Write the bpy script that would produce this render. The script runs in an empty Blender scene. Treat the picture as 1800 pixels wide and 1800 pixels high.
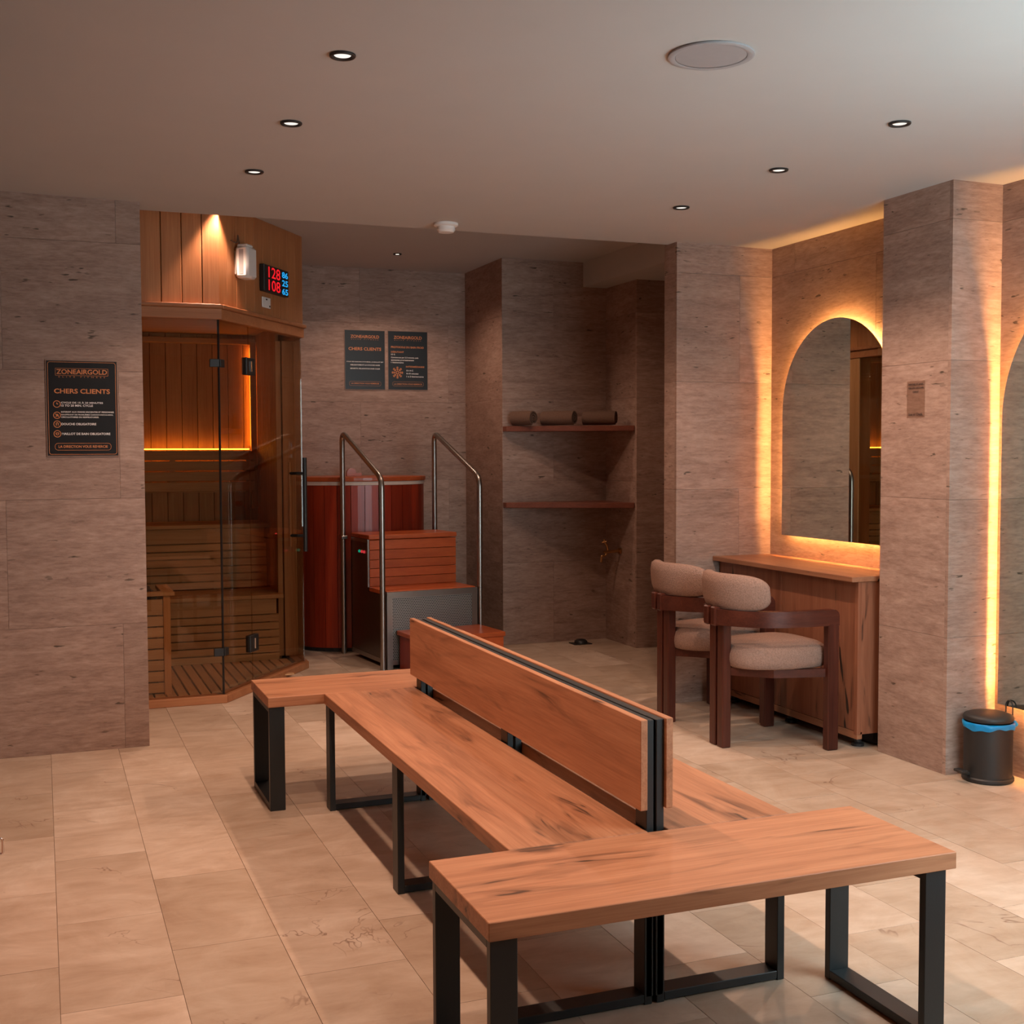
import bpy, bmesh, math, random
from mathutils import Vector, Matrix
random.seed(7)
S = bpy.context.scene
C = S.collection
PI = math.pi

# ------------------------------------------------------------------ camera
F_PX = 2134.5
yaw, pitch, roll = (math.radians(a) for a in (21.207, 2.8195, 0.2138))
fw = Vector((math.sin(yaw) * math.cos(pitch), math.cos(yaw) * math.cos(pitch), -math.sin(pitch)))
r0 = Vector((math.cos(yaw), -math.sin(yaw), 0))
d0 = fw.cross(r0)
rt = r0 * math.cos(roll) + d0 * math.sin(roll)
dn = -r0 * math.sin(roll) + d0 * math.cos(roll)
cam_d = bpy.data.cameras.new('camera')
cam_d.sensor_fit = 'HORIZONTAL'
cam_d.sensor_width = 36
cam_d.lens = 36 * F_PX / 1800
cam_d.clip_start = 0.02
cam = bpy.data.objects.new('camera', cam_d)
C.objects.link(cam)
up, bk = -dn, -fw
cam.matrix_world = Matrix(((rt.x, up.x, bk.x, 0), (rt.y, up.y, bk.y, 0), (rt.z, up.z, bk.z, 1.4), (0, 0, 0, 1)))
S.camera = cam

# ------------------------------------------------------------------ world, exposure, large lights
S.view_settings.view_transform = 'Standard'
S.view_settings.look = 'None'
S.view_settings.gamma = 1
S.view_settings.use_curve_mapping = False
S.view_settings.exposure = 0.0
wd = bpy.data.worlds.new('world')
S.world = wd
wd.use_nodes = True
wd.node_tree.nodes['Background'].inputs[0].default_value = (0.75, 0.85, 1.0, 1)
wd.node_tree.nodes['Background'].inputs[1].default_value = 0.6
S.cycles.adaptive_threshold = 0.03
S.cycles.use_light_tree = False
S.cycles.max_bounces = 6
S.cycles.diffuse_bounces = 3
S.cycles.glossy_bounces = 4
S.cycles.transparent_max_bounces = 12
S.cycles.caustics_reflective = False
S.cycles.caustics_refractive = False
DOWN_W = 50.0          # watts of each downlight in the main ceiling
DOWN_COL = (1.0, 0.66, 0.485)
LED_COL = (1.0, 0.45, 0.13)


def area_light(name, loc, rot, sx, sy, w, col):
    d = bpy.data.lights.new(name, 'AREA')
    d.shape = 'RECTANGLE'
    d.size, d.size_y, d.energy, d.color = sx, sy, w, col
    o = bpy.data.objects.new(name, d)
    o.location = loc
    o.rotation_euler = rot
    C.objects.link(o)
    return o


# daylight coming in through the window opening of the near right wall
area_light('window_daylight', (2.95, 1.66, 1.4), (math.radians(90), 0, 0), 1.5, 1.7, 62, (0.76, 0.95, 1.0))


# ------------------------------------------------------------------ materials
def new_mat(name):
    m = bpy.data.materials.new(name)
    m.use_nodes = True
    nt = m.node_tree
    b = nt.nodes['Principled BSDF']
    return m, nt, b


def nd(nt, kind, **kw):
    n = nt.nodes.new(kind)
    for k, v in kw.items():
        setattr(n, k, v)
    return n


def rgba(c):
    return (c[0], c[1], c[2], 1)


def plain(name, col, rough=0.5, metal=0.0, var=0.06, scale=30, bump=0.0, spec=0.5):
    m, nt, b = new_mat(name)
    tc = nd(nt, 'ShaderNodeTexCoord')
    no = nd(nt, 'ShaderNodeTexNoise')
    no.inputs['Scale'].default_value = scale
    no.inputs['Detail'].default_value = 4
    nt.links.new(tc.outputs['Object'], no.inputs['Vector'])
    mx = nd(nt, 'ShaderNodeMix', data_type='RGBA')
    mx.inputs[6].default_value = rgba([c * (1 - var) for c in col])
    mx.inputs[7].default_value = rgba([min(1, c * (1 + var)) for c in col])
    nt.links.new(no.outputs['Fac'], mx.inputs[0])
    nt.links.new(mx.outputs[2], b.inputs['Base Color'])
    b.inputs['Roughness'].default_value = rough
    b.inputs['Metallic'].default_value = metal
    b.inputs['Specular IOR Level'].default_value = spec
    if bump:
        bp = nd(nt, 'ShaderNodeBump')
        bp.inputs['Strength'].default_value = bump
        bp.inputs['Distance'].default_value = 0.003
        nt.links.new(no.outputs['Fac'], bp.inputs['Height'])
        nt.links.new(bp.outputs[0], b.inputs['Normal'])
    return m


def emit(name, col, strength):
    m, nt, b = new_mat(name)
    b.inputs['Base Color'].default_value = (0.02, 0.02, 0.02, 1)
    b.inputs['Emission Color'].default_value = rgba(col)
    b.inputs['Emission Strength'].default_value = strength
    return m


def ramp(nt, fac, stops):
    r = nd(nt, 'ShaderNodeValToRGB')
    el = r.color_ramp.elements
    while len(el) < len(stops):
        el.new(0.5)
    for e, (p, c) in zip(el, stops):
        e.position = p
        e.color = rgba(c) if len(c) == 3 else c
    nt.links.new(fac, r.inputs[0])
    return r


def offset_coords(nt, space, scale):
    """texture coordinates scaled per axis and shifted by the object's random number"""
    if space == 'world':
        g = nd(nt, 'ShaderNodeNewGeometry')
        src = g.outputs['Position']
    else:
        g = nd(nt, 'ShaderNodeTexCoord')
        src = g.outputs['Object']
    oi = nd(nt, 'ShaderNodeObjectInfo')
    mu = nd(nt, 'ShaderNodeMath', operation='MULTIPLY')
    mu.inputs[1].default_value = 37.0
    nt.links.new(oi.outputs['Random'], mu.inputs[0])
    ad = nd(nt, 'ShaderNodeVectorMath', operation='ADD')
    nt.links.new(src, ad.inputs[0])
    nt.links.new(mu.outputs[0], ad.inputs[1])
    sc = nd(nt, 'ShaderNodeVectorMath', operation='MULTIPLY')
    sc.inputs[1].default_value = scale
    nt.links.new(ad.outputs[0], sc.inputs[0])
    return sc.outputs[0], oi.outputs['Random'], ad.outputs[0]


def noise(nt, vec, scale=1.0, detail=4.0, rough=0.55, dist=0.0):
    n = nd(nt, 'ShaderNodeTexNoise')
    n.inputs['Scale'].default_value = scale
    n.inputs['Detail'].default_value = detail
    n.inputs['Roughness'].default_value = rough
    n.inputs['Distortion'].default_value = dist
    nt.links.new(vec, n.inputs['Vector'])
    return n.outputs['Fac']


def mixc(nt, fac, a, b, mode='MIX'):
    m = nd(nt, 'ShaderNodeMix', data_type='RGBA', blend_type=mode)
    for v, i in ((fac, 0), (a, 6), (b, 7)):
        if hasattr(v, 'is_linked') or hasattr(v, 'links'):
            nt.links.new(v, m.inputs[i])
        elif i == 0:
            m.inputs[i].default_value = v
        else:
            m.inputs[i].default_value = rgba(v)
    return m.outputs[2]


def mat_travertine():
    m, nt, b = new_mat('travertine')
    v, rnd, raw = offset_coords(nt, 'world', (1.7, 1.7, 9.0))
    streak = noise(nt, v, 2.2, 5, 0.62, 0.6)
    v2, _, _ = offset_coords(nt, 'world', (6.0, 6.0, 30.0))
    fine = noise(nt, v2, 3.0, 4, 0.7, 0.0)
    big = noise(nt, raw, 0.9, 2, 0.5)
    base = ramp(nt, streak, [(0.28, (0.25, 0.148, 0.114)), (0.5, (0.415, 0.268, 0.212)), (0.72, (0.555, 0.395, 0.32))])
    c1 = mixc(nt, 0.45, base.outputs[0], ramp(nt, fine, [(0.3, (0.20, 0.13, 0.10)), (0.7, (0.54, 0.405, 0.34))]).outputs[0])
    c2 = mixc(nt, 0.45, c1, ramp(nt, big, [(0.35, (0.62, 0.6, 0.58)), (0.65, (1.0, 1.0, 1.0))]).outputs[0], 'MULTIPLY')
    v3, _, _ = offset_coords(nt, 'world', (14.0, 14.0, 55.0))
    pit = noise(nt, v3, 1.0, 2, 0.5)
    gate = noise(nt, raw, 6.0, 2, 0.5)
    pm = nd(nt, 'ShaderNodeMath', operation='MULTIPLY')
    nt.links.new(ramp(nt, pit, [(0.66, (0, 0, 0)), (0.72, (1, 1, 1))]).outputs[0], pm.inputs[0])
    nt.links.new(ramp(nt, gate, [(0.45, (0, 0, 0)), (0.6, (1, 1, 1))]).outputs[0], pm.inputs[1])
    c3 = mixc(nt, pm.outputs[0], c2, (0.10, 0.07, 0.05))
    tone = ramp(nt, rnd, [(0.0, (0.88, 0.87, 0.86)), (1.0, (1.0, 1.0, 1.0))])
    c4 = mixc(nt, 1.0, c3, tone.outputs[0], 'MULTIPLY')
    nt.links.new(c4, b.inputs['Base Color'])
    b.inputs['Roughness'].default_value = 0.55
    b.inputs['Specular IOR Level'].default_value = 0.35
    bp = nd(nt, 'ShaderNodeBump')
    bp.inputs['Strength'].default_value = 0.35
    bp.inputs['Distance'].default_value = 0.003
    sub = nd(nt, 'ShaderNodeMath', operation='SUBTRACT')
    nt.links.new(fine, sub.inputs[0])
    nt.links.new(pm.outputs[0], sub.inputs[1])
    nt.links.new(sub.outputs[0], bp.inputs['Height'])
    nt.links.new(bp.outputs[0], b.inputs['Normal'])
    return m


def mat_marble():
    m, nt, b = new_mat('cream_marble')
    v, rnd, raw = offset_coords(nt, 'world', (1, 1, 1))
    cloud = noise(nt, v, 3.4, 6, 0.68, 0.9)
    v2, _, _ = offset_coords(nt, 'world', (3.0, 9.0, 1))
    lay = noise(nt, v2, 1.6, 4, 0.6, 0.5)
    base = ramp(nt, cloud, [(0.3, (0.47, 0.33, 0.235)), (0.52, (0.61, 0.465, 0.355)), (0.72, (0.74, 0.615, 0.505))])
    c1 = mixc(nt, 0.35, base.outputs[0], ramp(nt, lay, [(0.3, (0.40, 0.275, 0.185)), (0.7, (0.72, 0.61, 0.51))]).outputs[0])
    tone = ramp(nt, rnd, [(0.0, (0.78, 0.75, 0.71)), (0.75, (0.90, 0.88, 0.86)), (1.0, (1.06, 1.06, 1.06))])
    c2 = mixc(nt, 1.0, c1, tone.outputs[0], 'MULTIPLY')
    vein = noise(nt, v, 2.2, 4, 0.55, 1.2)
    d = nd(nt, 'ShaderNodeMath', operation='SUBTRACT')
    d.inputs[1].default_value = 0.5
    nt.links.new(vein, d.inputs[0])
    a = nd(nt, 'ShaderNodeMath', operation='ABSOLUTE')
    nt.links.new(d.outputs[0], a.inputs[0])
    thin = ramp(nt, a.outputs[0], [(0.0, (0.8, 0.8, 0.8)), (0.007, (0, 0, 0))])
    gate = ramp(nt, noise(nt, raw, 2.3, 3, 0.6), [(0.55, (0, 0, 0)), (0.64, (1, 1, 1))])
    k = nd(nt, 'ShaderNodeMath', operation='MULTIPLY')
    nt.links.new(thin.outputs[0], k.inputs[0])
    nt.links.new(gate.outputs[0], k.inputs[1])
    c3 = mixc(nt, k.outputs[0], c2, (0.17, 0.085, 0.05))
    nt.links.new(c3, b.inputs['Base Color'])
    b.inputs['Roughness'].default_value = 0.42
    b.inputs['Specular IOR Level'].default_value = 0.4
    return m


def mat_wood(name, axis, dark, mid, light, knots=0.0, rough=0.42, ring=1.0, gloss=0.4, tone=0.12):
    """grain runs along the given object axis"""
    m, nt, b = new_mat(name)
    lo, hi = 1.1, 17.0 * ring
    sc = [hi, hi, hi]
    sc['xyz'.index(axis)] = lo
    v, rnd, raw = offset_coords(nt, 'object', tuple(sc))
    g1 = noise(nt, v, 1.0, 5, 0.62, 0.7)
    sc2 = [hi * 9, hi * 9, hi * 9]
    sc2['xyz'.index(axis)] = lo * 4
    v2, _, _ = offset_coords(nt, 'object', tuple(sc2))
    g2 = noise(nt, v2, 1.0, 3, 0.6)
    base = ramp(nt, g1, [(0.30, dark), (0.5, mid), (0.70, light)])
    col = mixc(nt, 0.40, base.outputs[0], ramp(nt, g2, [(0.3, dark), (0.7, light)]).outputs[0])
    if knots:
        sk = [11.5, 11.5, 11.5]
        sk['xyz'.index(axis)] = 1.7
        vk, _, _ = offset_coords(nt, 'object', tuple(sk))
        kn = noise(nt, vk, 1.0, 3, 0.55, 1.1)
        soft = ramp(nt, kn, [(0.56, (0, 0, 0)), (0.71, (1, 1, 1))])
        sf = nd(nt, 'ShaderNodeMath', operation='MULTIPLY')
        sf.inputs[1].default_value = 0.65 * knots
        nt.links.new(soft.outputs[0], sf.inputs[0])
        col = mixc(nt, sf.outputs[0], col, [c * 0.42 for c in dark])
        crack = ramp(nt, kn, [(0.655, (0, 0, 0)), (0.68, (1, 1, 1))])
        gate = ramp(nt, g1, [(0.45, (0, 0, 0)), (0.6, (1, 1, 1))])
        kk = nd(nt, 'ShaderNodeMath', operation='MULTIPLY')
        nt.links.new(crack.outputs[0], kk.inputs[0])
        nt.links.new(gate.outputs[0], kk.inputs[1])
        col = mixc(nt, kk.outputs[0], col, (0.025, 0.014, 0.010))
    tn = ramp(nt, rnd, [(0.0, (1 - tone * 1.6,) * 3), (1.0, (1.0, 1.0, 1.0))])
    col = mixc(nt, 1.0, col, tn.outputs[0], 'MULTIPLY')
    nt.links.new(col, b.inputs['Base Color'])
    b.inputs['Roughness'].default_value = rough
    b.inputs['Specular IOR Level'].default_value = gloss
    bp = nd(nt, 'ShaderNodeBump')
    bp.inputs['Strength'].default_value = 0.12
    bp.inputs['Distance'].default_value = 0.002
    nt.links.new(g2, bp.inputs['Height'])
    nt.links.new(bp.outputs[0], b.inputs['Normal'])
    return m


def mat_glass(name, tint, rough=0.0):
    m = bpy.data.materials.new(name)
    m.use_nodes = True
    nt = m.node_tree
    nt.nodes.clear()
    out = nd(nt, 'ShaderNodeOutputMaterial')
    tr = nd(nt, 'ShaderNodeBsdfTransparent')
    tr.inputs[0].default_value = rgba(tint)
    gl = nd(nt, 'ShaderNodeBsdfGlossy')
    gl.inputs['Roughness'].default_value = rough
    gl.inputs[0].default_value = (0.9, 0.95, 0.93, 1)
    lw = nd(nt, 'ShaderNodeLayerWeight')
    lw.inputs[0].default_value = 0.5
    p5 = nd(nt, 'ShaderNodeMath', operation='POWER')
    p5.inputs[1].default_value = 5.0
    nt.links.new(lw.outputs['Facing'], p5.inputs[0])
    fr = nd(nt, 'ShaderNodeMath', operation='MULTIPLY_ADD')
    fr.inputs[1].default_value = 0.9
    fr.inputs[2].default_value = 0.042
    nt.links.new(p5.outputs[0], fr.inputs[0])
    mx = nd(nt, 'ShaderNodeMixShader')
    nt.links.new(fr.outputs[0], mx.inputs[0])
    nt.links.new(tr.outputs[0], mx.inputs[1])
    nt.links.new(gl.outputs[0], mx.inputs[2])
    nt.links.new(mx.outputs[0], out.inputs[0])
    return m


def mat_perforated():
    m, nt, b = new_mat('perforated_steel')
    tc = nd(nt, 'ShaderNodeTexCoord')
    sp = nd(nt, 'ShaderNodeSeparateXYZ')
    nt.links.new(tc.outputs['UV'], sp.inputs[0])

    def mth(op, a, bb=None, cc=None):
        n = nd(nt, 'ShaderNodeMath', operation=op)
        for i, v in enumerate((a, bb, cc)):
            if v is None:
                continue
            if isinstance(v, (int, float)):
                n.inputs[i].default_value = v
            else:
                nt.links.new(v, n.inputs[i])
        return n.outputs[0]
    P = 0.0125
    row = mth('FLOOR', mth('DIVIDE', sp.outputs[1], P * 0.866))
    odd = mth('MODULO', row, 2.0)
    u = mth('SUBTRACT', mth('FRACT', mth('ADD', mth('DIVIDE', sp.outputs[0], P), mth('MULTIPLY', odd, 0.5))), 0.5)
    w = mth('MULTIPLY', mth('SUBTRACT', mth('FRACT', mth('DIVIDE', sp.outputs[1], P * 0.866)), 0.5), 0.866)
    dd = mth('SQRT', mth('ADD', mth('MULTIPLY', u, u), mth('MULTIPLY', w, w)))
    hole = mth('LESS_THAN', dd, 0.34)
    col = mixc(nt, hole, (0.36, 0.34, 0.32), (0.010, 0.009, 0.008))
    nt.links.new(col, b.inputs['Base Color'])
    mt = mth('SUBTRACT', 1.0, hole)
    nt.links.new(mth('MULTIPLY', mt, 0.9), b.inputs['Metallic'])
    b.inputs['Roughness'].default_value = 0.45
    return m


M = {}
M['travertine'] = mat_travertine()
M['marble'] = mat_marble()
M['grout'] = plain('grout', (0.24, 0.175, 0.14), 0.9, scale=60)
M['floor_grout'] = plain('floor_grout', (0.36, 0.26, 0.19), 0.9, scale=60)
M['paint'] = plain('ceiling_paint', (0.50, 0.495, 0.485), 0.85, var=0.03, scale=5, bump=0.02)
M['oak_x'] = mat_wood('rustic_oak_x', 'x', (0.32, 0.122, 0.056), (0.49, 0.21, 0.105), (0.60, 0.29, 0.155), knots=1.0)
M['oak_y'] = mat_wood('rustic_oak_y', 'y', (0.32, 0.122, 0.056), (0.49, 0.21, 0.105), (0.60, 0.29, 0.155), knots=1.0)
M['vanity_z'] = mat_wood('vanity_oak_z', 'z', (0.21, 0.07, 0.036), (0.31, 0.115, 0.06), (0.38, 0.155, 0.085), knots=0.45)
M['vanity_y'] = mat_wood('vanity_oak_y', 'y', (0.26, 0.10, 0.05), (0.38, 0.165, 0.085), (0.47, 0.22, 0.12), knots=0.4)
M['cedar_z'] = mat_wood('cedar_z', 'z', (0.42, 0.15, 0.052), (0.54, 0.215, 0.08), (0.63, 0.275, 0.11), rough=0.5, tone=0.12)
M['cedar_x'] = mat_wood('cedar_x', 'x', (0.36, 0.13, 0.05), (0.46, 0.18, 0.075), (0.54, 0.235, 0.10), rough=0.5, tone=0.1)
M['spruce_x'] = mat_wood('sauna_spruce_x', 'x', (0.46, 0.24, 0.11), (0.58, 0.33, 0.16), (0.68, 0.42, 0.22), rough=0.55, tone=0.12)
M['spruce_y'] = mat_wood('sauna_spruce_y', 'y', (0.42, 0.22, 0.10), (0.55, 0.31, 0.15), (0.65, 0.40, 0.21), rough=0.55, tone=0.12)
M['spruce_z'] = mat_wood('sauna_spruce_z', 'z', (0.42, 0.19, 0.075), (0.55, 0.27, 0.115), (0.65, 0.35, 0.16), rough=0.55, tone=0.15)
M['stave'] = mat_wood('red_stained_stave', 'z', (0.23, 0.016, 0.006), (0.36, 0.030, 0.010), (0.46, 0.056, 0.018), rough=0.3, tone=0.3, gloss=0.5)
M['tread_x'] = mat_wood('orange_stained_tread', 'x', (0.37, 0.066, 0.017), (0.50, 0.10, 0.027), (0.60, 0.14, 0.04), rough=0.3, tone=0.14, gloss=0.5)
M['shelf'] = mat_wood('shelf_red_wood', 'x', (0.15, 0.042, 0.024), (0.215, 0.065, 0.038), (0.27, 0.09, 0.052), rough=0.4)
M['walnut_z'] = mat_wood('dark_walnut_z', 'z', (0.038, 0.009, 0.006), (0.070, 0.018, 0.011), (0.11, 0.030, 0.018), rough=0.3, gloss=0.35, tone=0.05)
M['walnut_x'] = mat_wood('dark_walnut_x', 'x', (0.038, 0.009, 0.006), (0.070, 0.018, 0.011), (0.11, 0.030, 0.018), rough=0.3, gloss=0.35, tone=0.05)
M['locker'] = mat_wood('locker_wood', 'z', (0.30, 0.10, 0.05), (0.42, 0.16, 0.08), (0.5, 0.22, 0.11))
M['fabric'] = plain('boucle_fabric', (0.30, 0.195, 0.155), 0.95, var=0.45, scale=150, bump=1.0, spec=0.1)
M['black_metal'] = plain('black_powder_coat', (0.013, 0.017, 0.019), 0.42, 0.0, var=0.1, scale=300, bump=0.05)
M['black'] = plain('black_plastic', (0.018, 0.017, 0.017), 0.45, var=0.1)
M['bin_black'] = plain('matte_black_steel', (0.016, 0.015, 0.015), 0.5, var=0.08)
M['steel'] = plain('brushed_steel', (0.38, 0.355, 0.33), 0.30, 1.0, var=0.05, scale=90)
M['dark_steel'] = plain('dark_steel_panel', (0.20, 0.17, 0.15), 0.32, 1.0, var=0.08, scale=4)
M['perforated'] = mat_perforated()
M['chrome'] = plain('chrome', (0.7, 0.7, 0.7), 0.12, 1.0, var=0.02)
M['brass'] = plain('aged_brass', (0.52, 0.28, 0.11), 0.28, 1.0, var=0.1)
M['mirror'] = plain('silvered_mirror', (0.66, 0.68, 0.60), 0.0, 1.0, var=0.0)
M['led'] = emit('warm_led', LED_COL, 190)
M['sauna_led'] = emit('amber_led', (1.0, 0.36, 0.03), 16)
M['lamp'] = emit('lamp_lens', (1.0, 0.93, 0.85), 1.1)
M['lamp_hot'] = emit('lamp_lens_bright', (1.0, 0.85, 0.65), 6)
M['glass'] = mat_glass('bronze_tinted_glass', (0.87, 0.79, 0.70))
M['clear'] = mat_glass('clear_acrylic', (0.93, 0.90, 0.88), 0.05)
M['white'] = plain('white_plastic', (0.80, 0.78, 0.76), 0.35, var=0.02)
M['grey'] = plain('grey_plastic', (0.36, 0.35, 0.36), 0.6, var=0.05)
M['band'] = plain('pale_band', (0.62, 0.52, 0.45), 0.5)
M['towel'] = plain('brown_towel', (0.14, 0.085, 0.062), 0.95, var=0.25, scale=180, bump=0.9, spec=0.1)
M['blue'] = plain('blue_bag', (0.0, 0.24, 0.55), 0.35, var=0.15, scale=60, bump=0.3)
M['poster'] = plain('poster_black', (0.012, 0.012, 0.013), 0.35, var=0.1)
M['poster_edge'] = plain('poster_edge', (0.30, 0.19, 0.14), 0.5)
M['gold'] = plain('poster_gold', (0.62, 0.23, 0.085), 0.5, var=0.05)
M['print_white'] = plain('poster_white', (0.85, 0.82, 0.80), 0.5, var=0.03)
M['print_dark'] = plain('dark_print', (0.03, 0.02, 0.02), 0.5)
M['red_led'] = emit('red_digits', (1.0, 0.01, 0.02), 0.9)
M['blue_led'] = emit('blue_digits', (0.02, 0.45, 1.0), 0.9)
M['green_ind'] = emit('green_lamp', (0.0, 0.55, 0.3), 0.5)
M['red_ind'] = emit('red_lamp', (0.9, 0.05, 0.06), 0.6)
M['wire'] = plain('dark_cord', (0.10, 0.05, 0.03), 0.5)
M['stone_dark'] = plain('heater_stones', (0.08, 0.06, 0.055), 0.8, var=0.4, scale=20, bump=1.0)


# ------------------------------------------------------------------ mesh helpers (coordinates in the world)
def box(bm, x0, x1, y0, y1, z0, z1, bev=0.0, seg=1):
    t = bmesh.new()
    v = [t.verts.new((x, y, z)) for x in (x0, x1) for y in (y0, y1) for z in (z0, z1)]
    for f in ((0, 1, 3, 2), (4, 6, 7, 5), (0, 4, 5, 1), (2, 3, 7, 6), (0, 2, 6, 4), (1, 5, 7, 3)):
        t.faces.new([v[i] for i in f])
    if bev:
        bmesh.ops.bevel(t, geom=t.edges[:], offset=bev, segments=seg, affect='EDGES', profile=0.5)
    merge(bm, t)
    return bm


def merge(bm, t):
    me = bpy.data.meshes.new('tmp')
    t.to_mesh(me)
    t.free()
    bm.from_mesh(me)
    bpy.data.meshes.remove(me)


def Box(*a, **k):
    return box(bmesh.new(), *a, **k)


def hexa(bm, pts, bev=0.0):
    """pts: 4 bottom points then 4 top points, same winding"""
    t = bmesh.new()
    v = [t.verts.new(p) for p in pts]
    for f in ((3, 2, 1, 0), (4, 5, 6, 7), (0, 1, 5, 4), (1, 2, 6, 5), (2, 3, 7, 6), (3, 0, 4, 7)):
        t.faces.new([v[i] for i in f])
    bmesh.ops.recalc_face_normals(t, faces=t.faces[:])
    if bev:
        bmesh.ops.bevel(t, geom=t.edges[:], offset=bev, segments=1, affect='EDGES')
    merge(bm, t)
    return bm


def seg_box(p0, p1, o0, o1, z0, z1, s0=0.0, s1=None, bev=0.0, bm=None):
    """box along the floor segment p0-p1, between offsets o0..o1 to its right-hand side"""
    bm = bm or bmesh.new()
    dx, dy = p1[0] - p0[0], p1[1] - p0[1]
    L = math.hypot(dx, dy)
    dx, dy = dx / L, dy / L
    nx, ny = dy, -dx
    if s1 is None:
        s1 = L
    q = lambda s, o, z: (p0[0] + dx * s + nx * o, p0[1] + dy * s + ny * o, z)
    return hexa(bm, [q(s0, o0, z0), q(s1, o0, z0), q(s1, o1, z0), q(s0, o1, z0),
                     q(s0, o0, z1), q(s1, o0, z1), q(s1, o1, z1), q(s0, o1, z1)], bev)


def prism(poly, z0, z1, bm=None, bev=0.0):
    bm = bm or bmesh.new()
    t = bmesh.new()
    a = [t.verts.new((x, y, z0)) for x, y in poly]
    b = [t.verts.new((x, y, z1)) for x, y in poly]
    t.faces.new(a[::-1])
    t.faces.new(b)
    n = len(poly)
    for i in range(n):
        t.faces.new((a[i], a[(i + 1) % n], b[(i + 1) % n], b[i]))
    bmesh.ops.recalc_face_normals(t, faces=t.faces[:])
    if bev:
        bmesh.ops.bevel(t, geom=t.edges[:], offset=bev, segments=1, affect='EDGES')
    merge(bm, t)
    return bm


def lathe(profile, c, n=32, bm=None, sx=1.0, sy=1.0):
    """profile: (radius, z) list, around the vertical axis through c; closed at radius 0"""
    bm = bm or bmesh.new()
    t = bmesh.new()
    rings = []
    for r, z in profile:
        if r < 1e-6:
            rings.append([t.verts.new((c[0], c[1], c[2] + z))])
        else:
            rings.append([t.verts.new((c[0] + r * sx * math.cos(2 * PI * i / n), c[1] + r * sy * math.sin(2 * PI * i / n), c[2] + z)) for i in range(n)])
    for a, b in zip(rings, rings[1:]):
        for i in range(n):
            j = (i + 1) % n
            if len(a) == 1 and len(b) == 1:
                continue
            if len(a) == 1:
                t.faces.new((a[0], b[i], b[j]))
            elif len(b) == 1:
                t.faces.new((a[i], a[j], b[0]))
            else:
                t.faces.new((a[i], a[j], b[j], b[i]))
    bmesh.ops.recalc_face_normals(t, faces=t.faces[:])
    merge(bm, t)
    return bm


def tube(pts, r, n=12, bm=None, closed=False):
    bm = bm or bmesh.new()
    t = bmesh.new()
    P = [Vector(p) for p in pts]
    rings = []
    ref = None
    m = len(P)
    for i, p in enumerate(P):
        a = P[i - 1] if (i or closed) else P[i]
        b = P[(i + 1) % m] if (i < m - 1 or closed) else P[i]
        d = (b - a).normalized()
        if ref is None:
            ref = d.orthogonal().normalized()
        ref = (ref - d * ref.dot(d)).normalized()
        o = d.cross(ref)
        rings.append([t.verts.new(p + (ref * math.cos(2 * PI * k / n) + o * math.sin(2 * PI * k / n)) * r) for k in range(n)])
    cnt = m if closed else m - 1
    for i in range(cnt):
        a, b = rings[i], rings[(i + 1) % m]
        for k in range(n):
            t.faces.new((a[k], a[(k + 1) % n], b[(k + 1) % n], b[k]))
    if not closed:
        t.faces.new(rings[0][::-1])
        t.faces.new(rings[-1])
    bmesh.ops.recalc_face_normals(t, faces=t.faces[:])
    merge(bm, t)
    return bm


def bend(pts, rad, n=6):
    """round the inner corners of a polyline"""
    P = [Vector(p) for p in pts]
    out = [P[0]]
    for a, b, c in zip(P, P[1:], P[2:]):
        u, w = (a - b).normalized(), (c - b).normalized()
        s, e = b + u * rad, b + w * rad
        for i in range(n + 1):
            k = i / n
            out.append(s * (1 - k) ** 2 + b * 2 * k * (1 - k) + e * k * k)
    out.append(P[-1])
    return out


def sweep_rect(path, w, z0, z1, bm=None):
    """vertical-sided rectangular bar following a plan path"""
    bm = bm or bmesh.new()
    t = bmesh.new()
    rings = []
    m = len(path)
    for i, p in enumerate(path):
        a = path[max(0, i - 1)]
        b = path[min(m - 1, i + 1)]
        d = Vector((b[0] - a[0], b[1] - a[1])).normalized()
        nrm = Vector((-d.y, d.x)) * w / 2
        rings.append([t.verts.new((p[0] - nrm.x, p[1] - nrm.y, z0)), t.verts.new((p[0] + nrm.x, p[1] + nrm.y, z0)),
                      t.verts.new((p[0] + nrm.x, p[1] + nrm.y, z1)), t.verts.new((p[0] - nrm.x, p[1] - nrm.y, z1))])
    for a, b in zip(rings, rings[1:]):
        for k in range(4):
            t.faces.new((a[k], a[(k + 1) % 4], b[(k + 1) % 4], b[k]))
    t.faces.new(rings[0][::-1])
    t.faces.new(rings[-1])
    bmesh.ops.recalc_face_normals(t, faces=t.faces[:])
    merge(bm, t)
    return bm


# ------------------------------------------------------------------ object helpers
WORLD = {}


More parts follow.
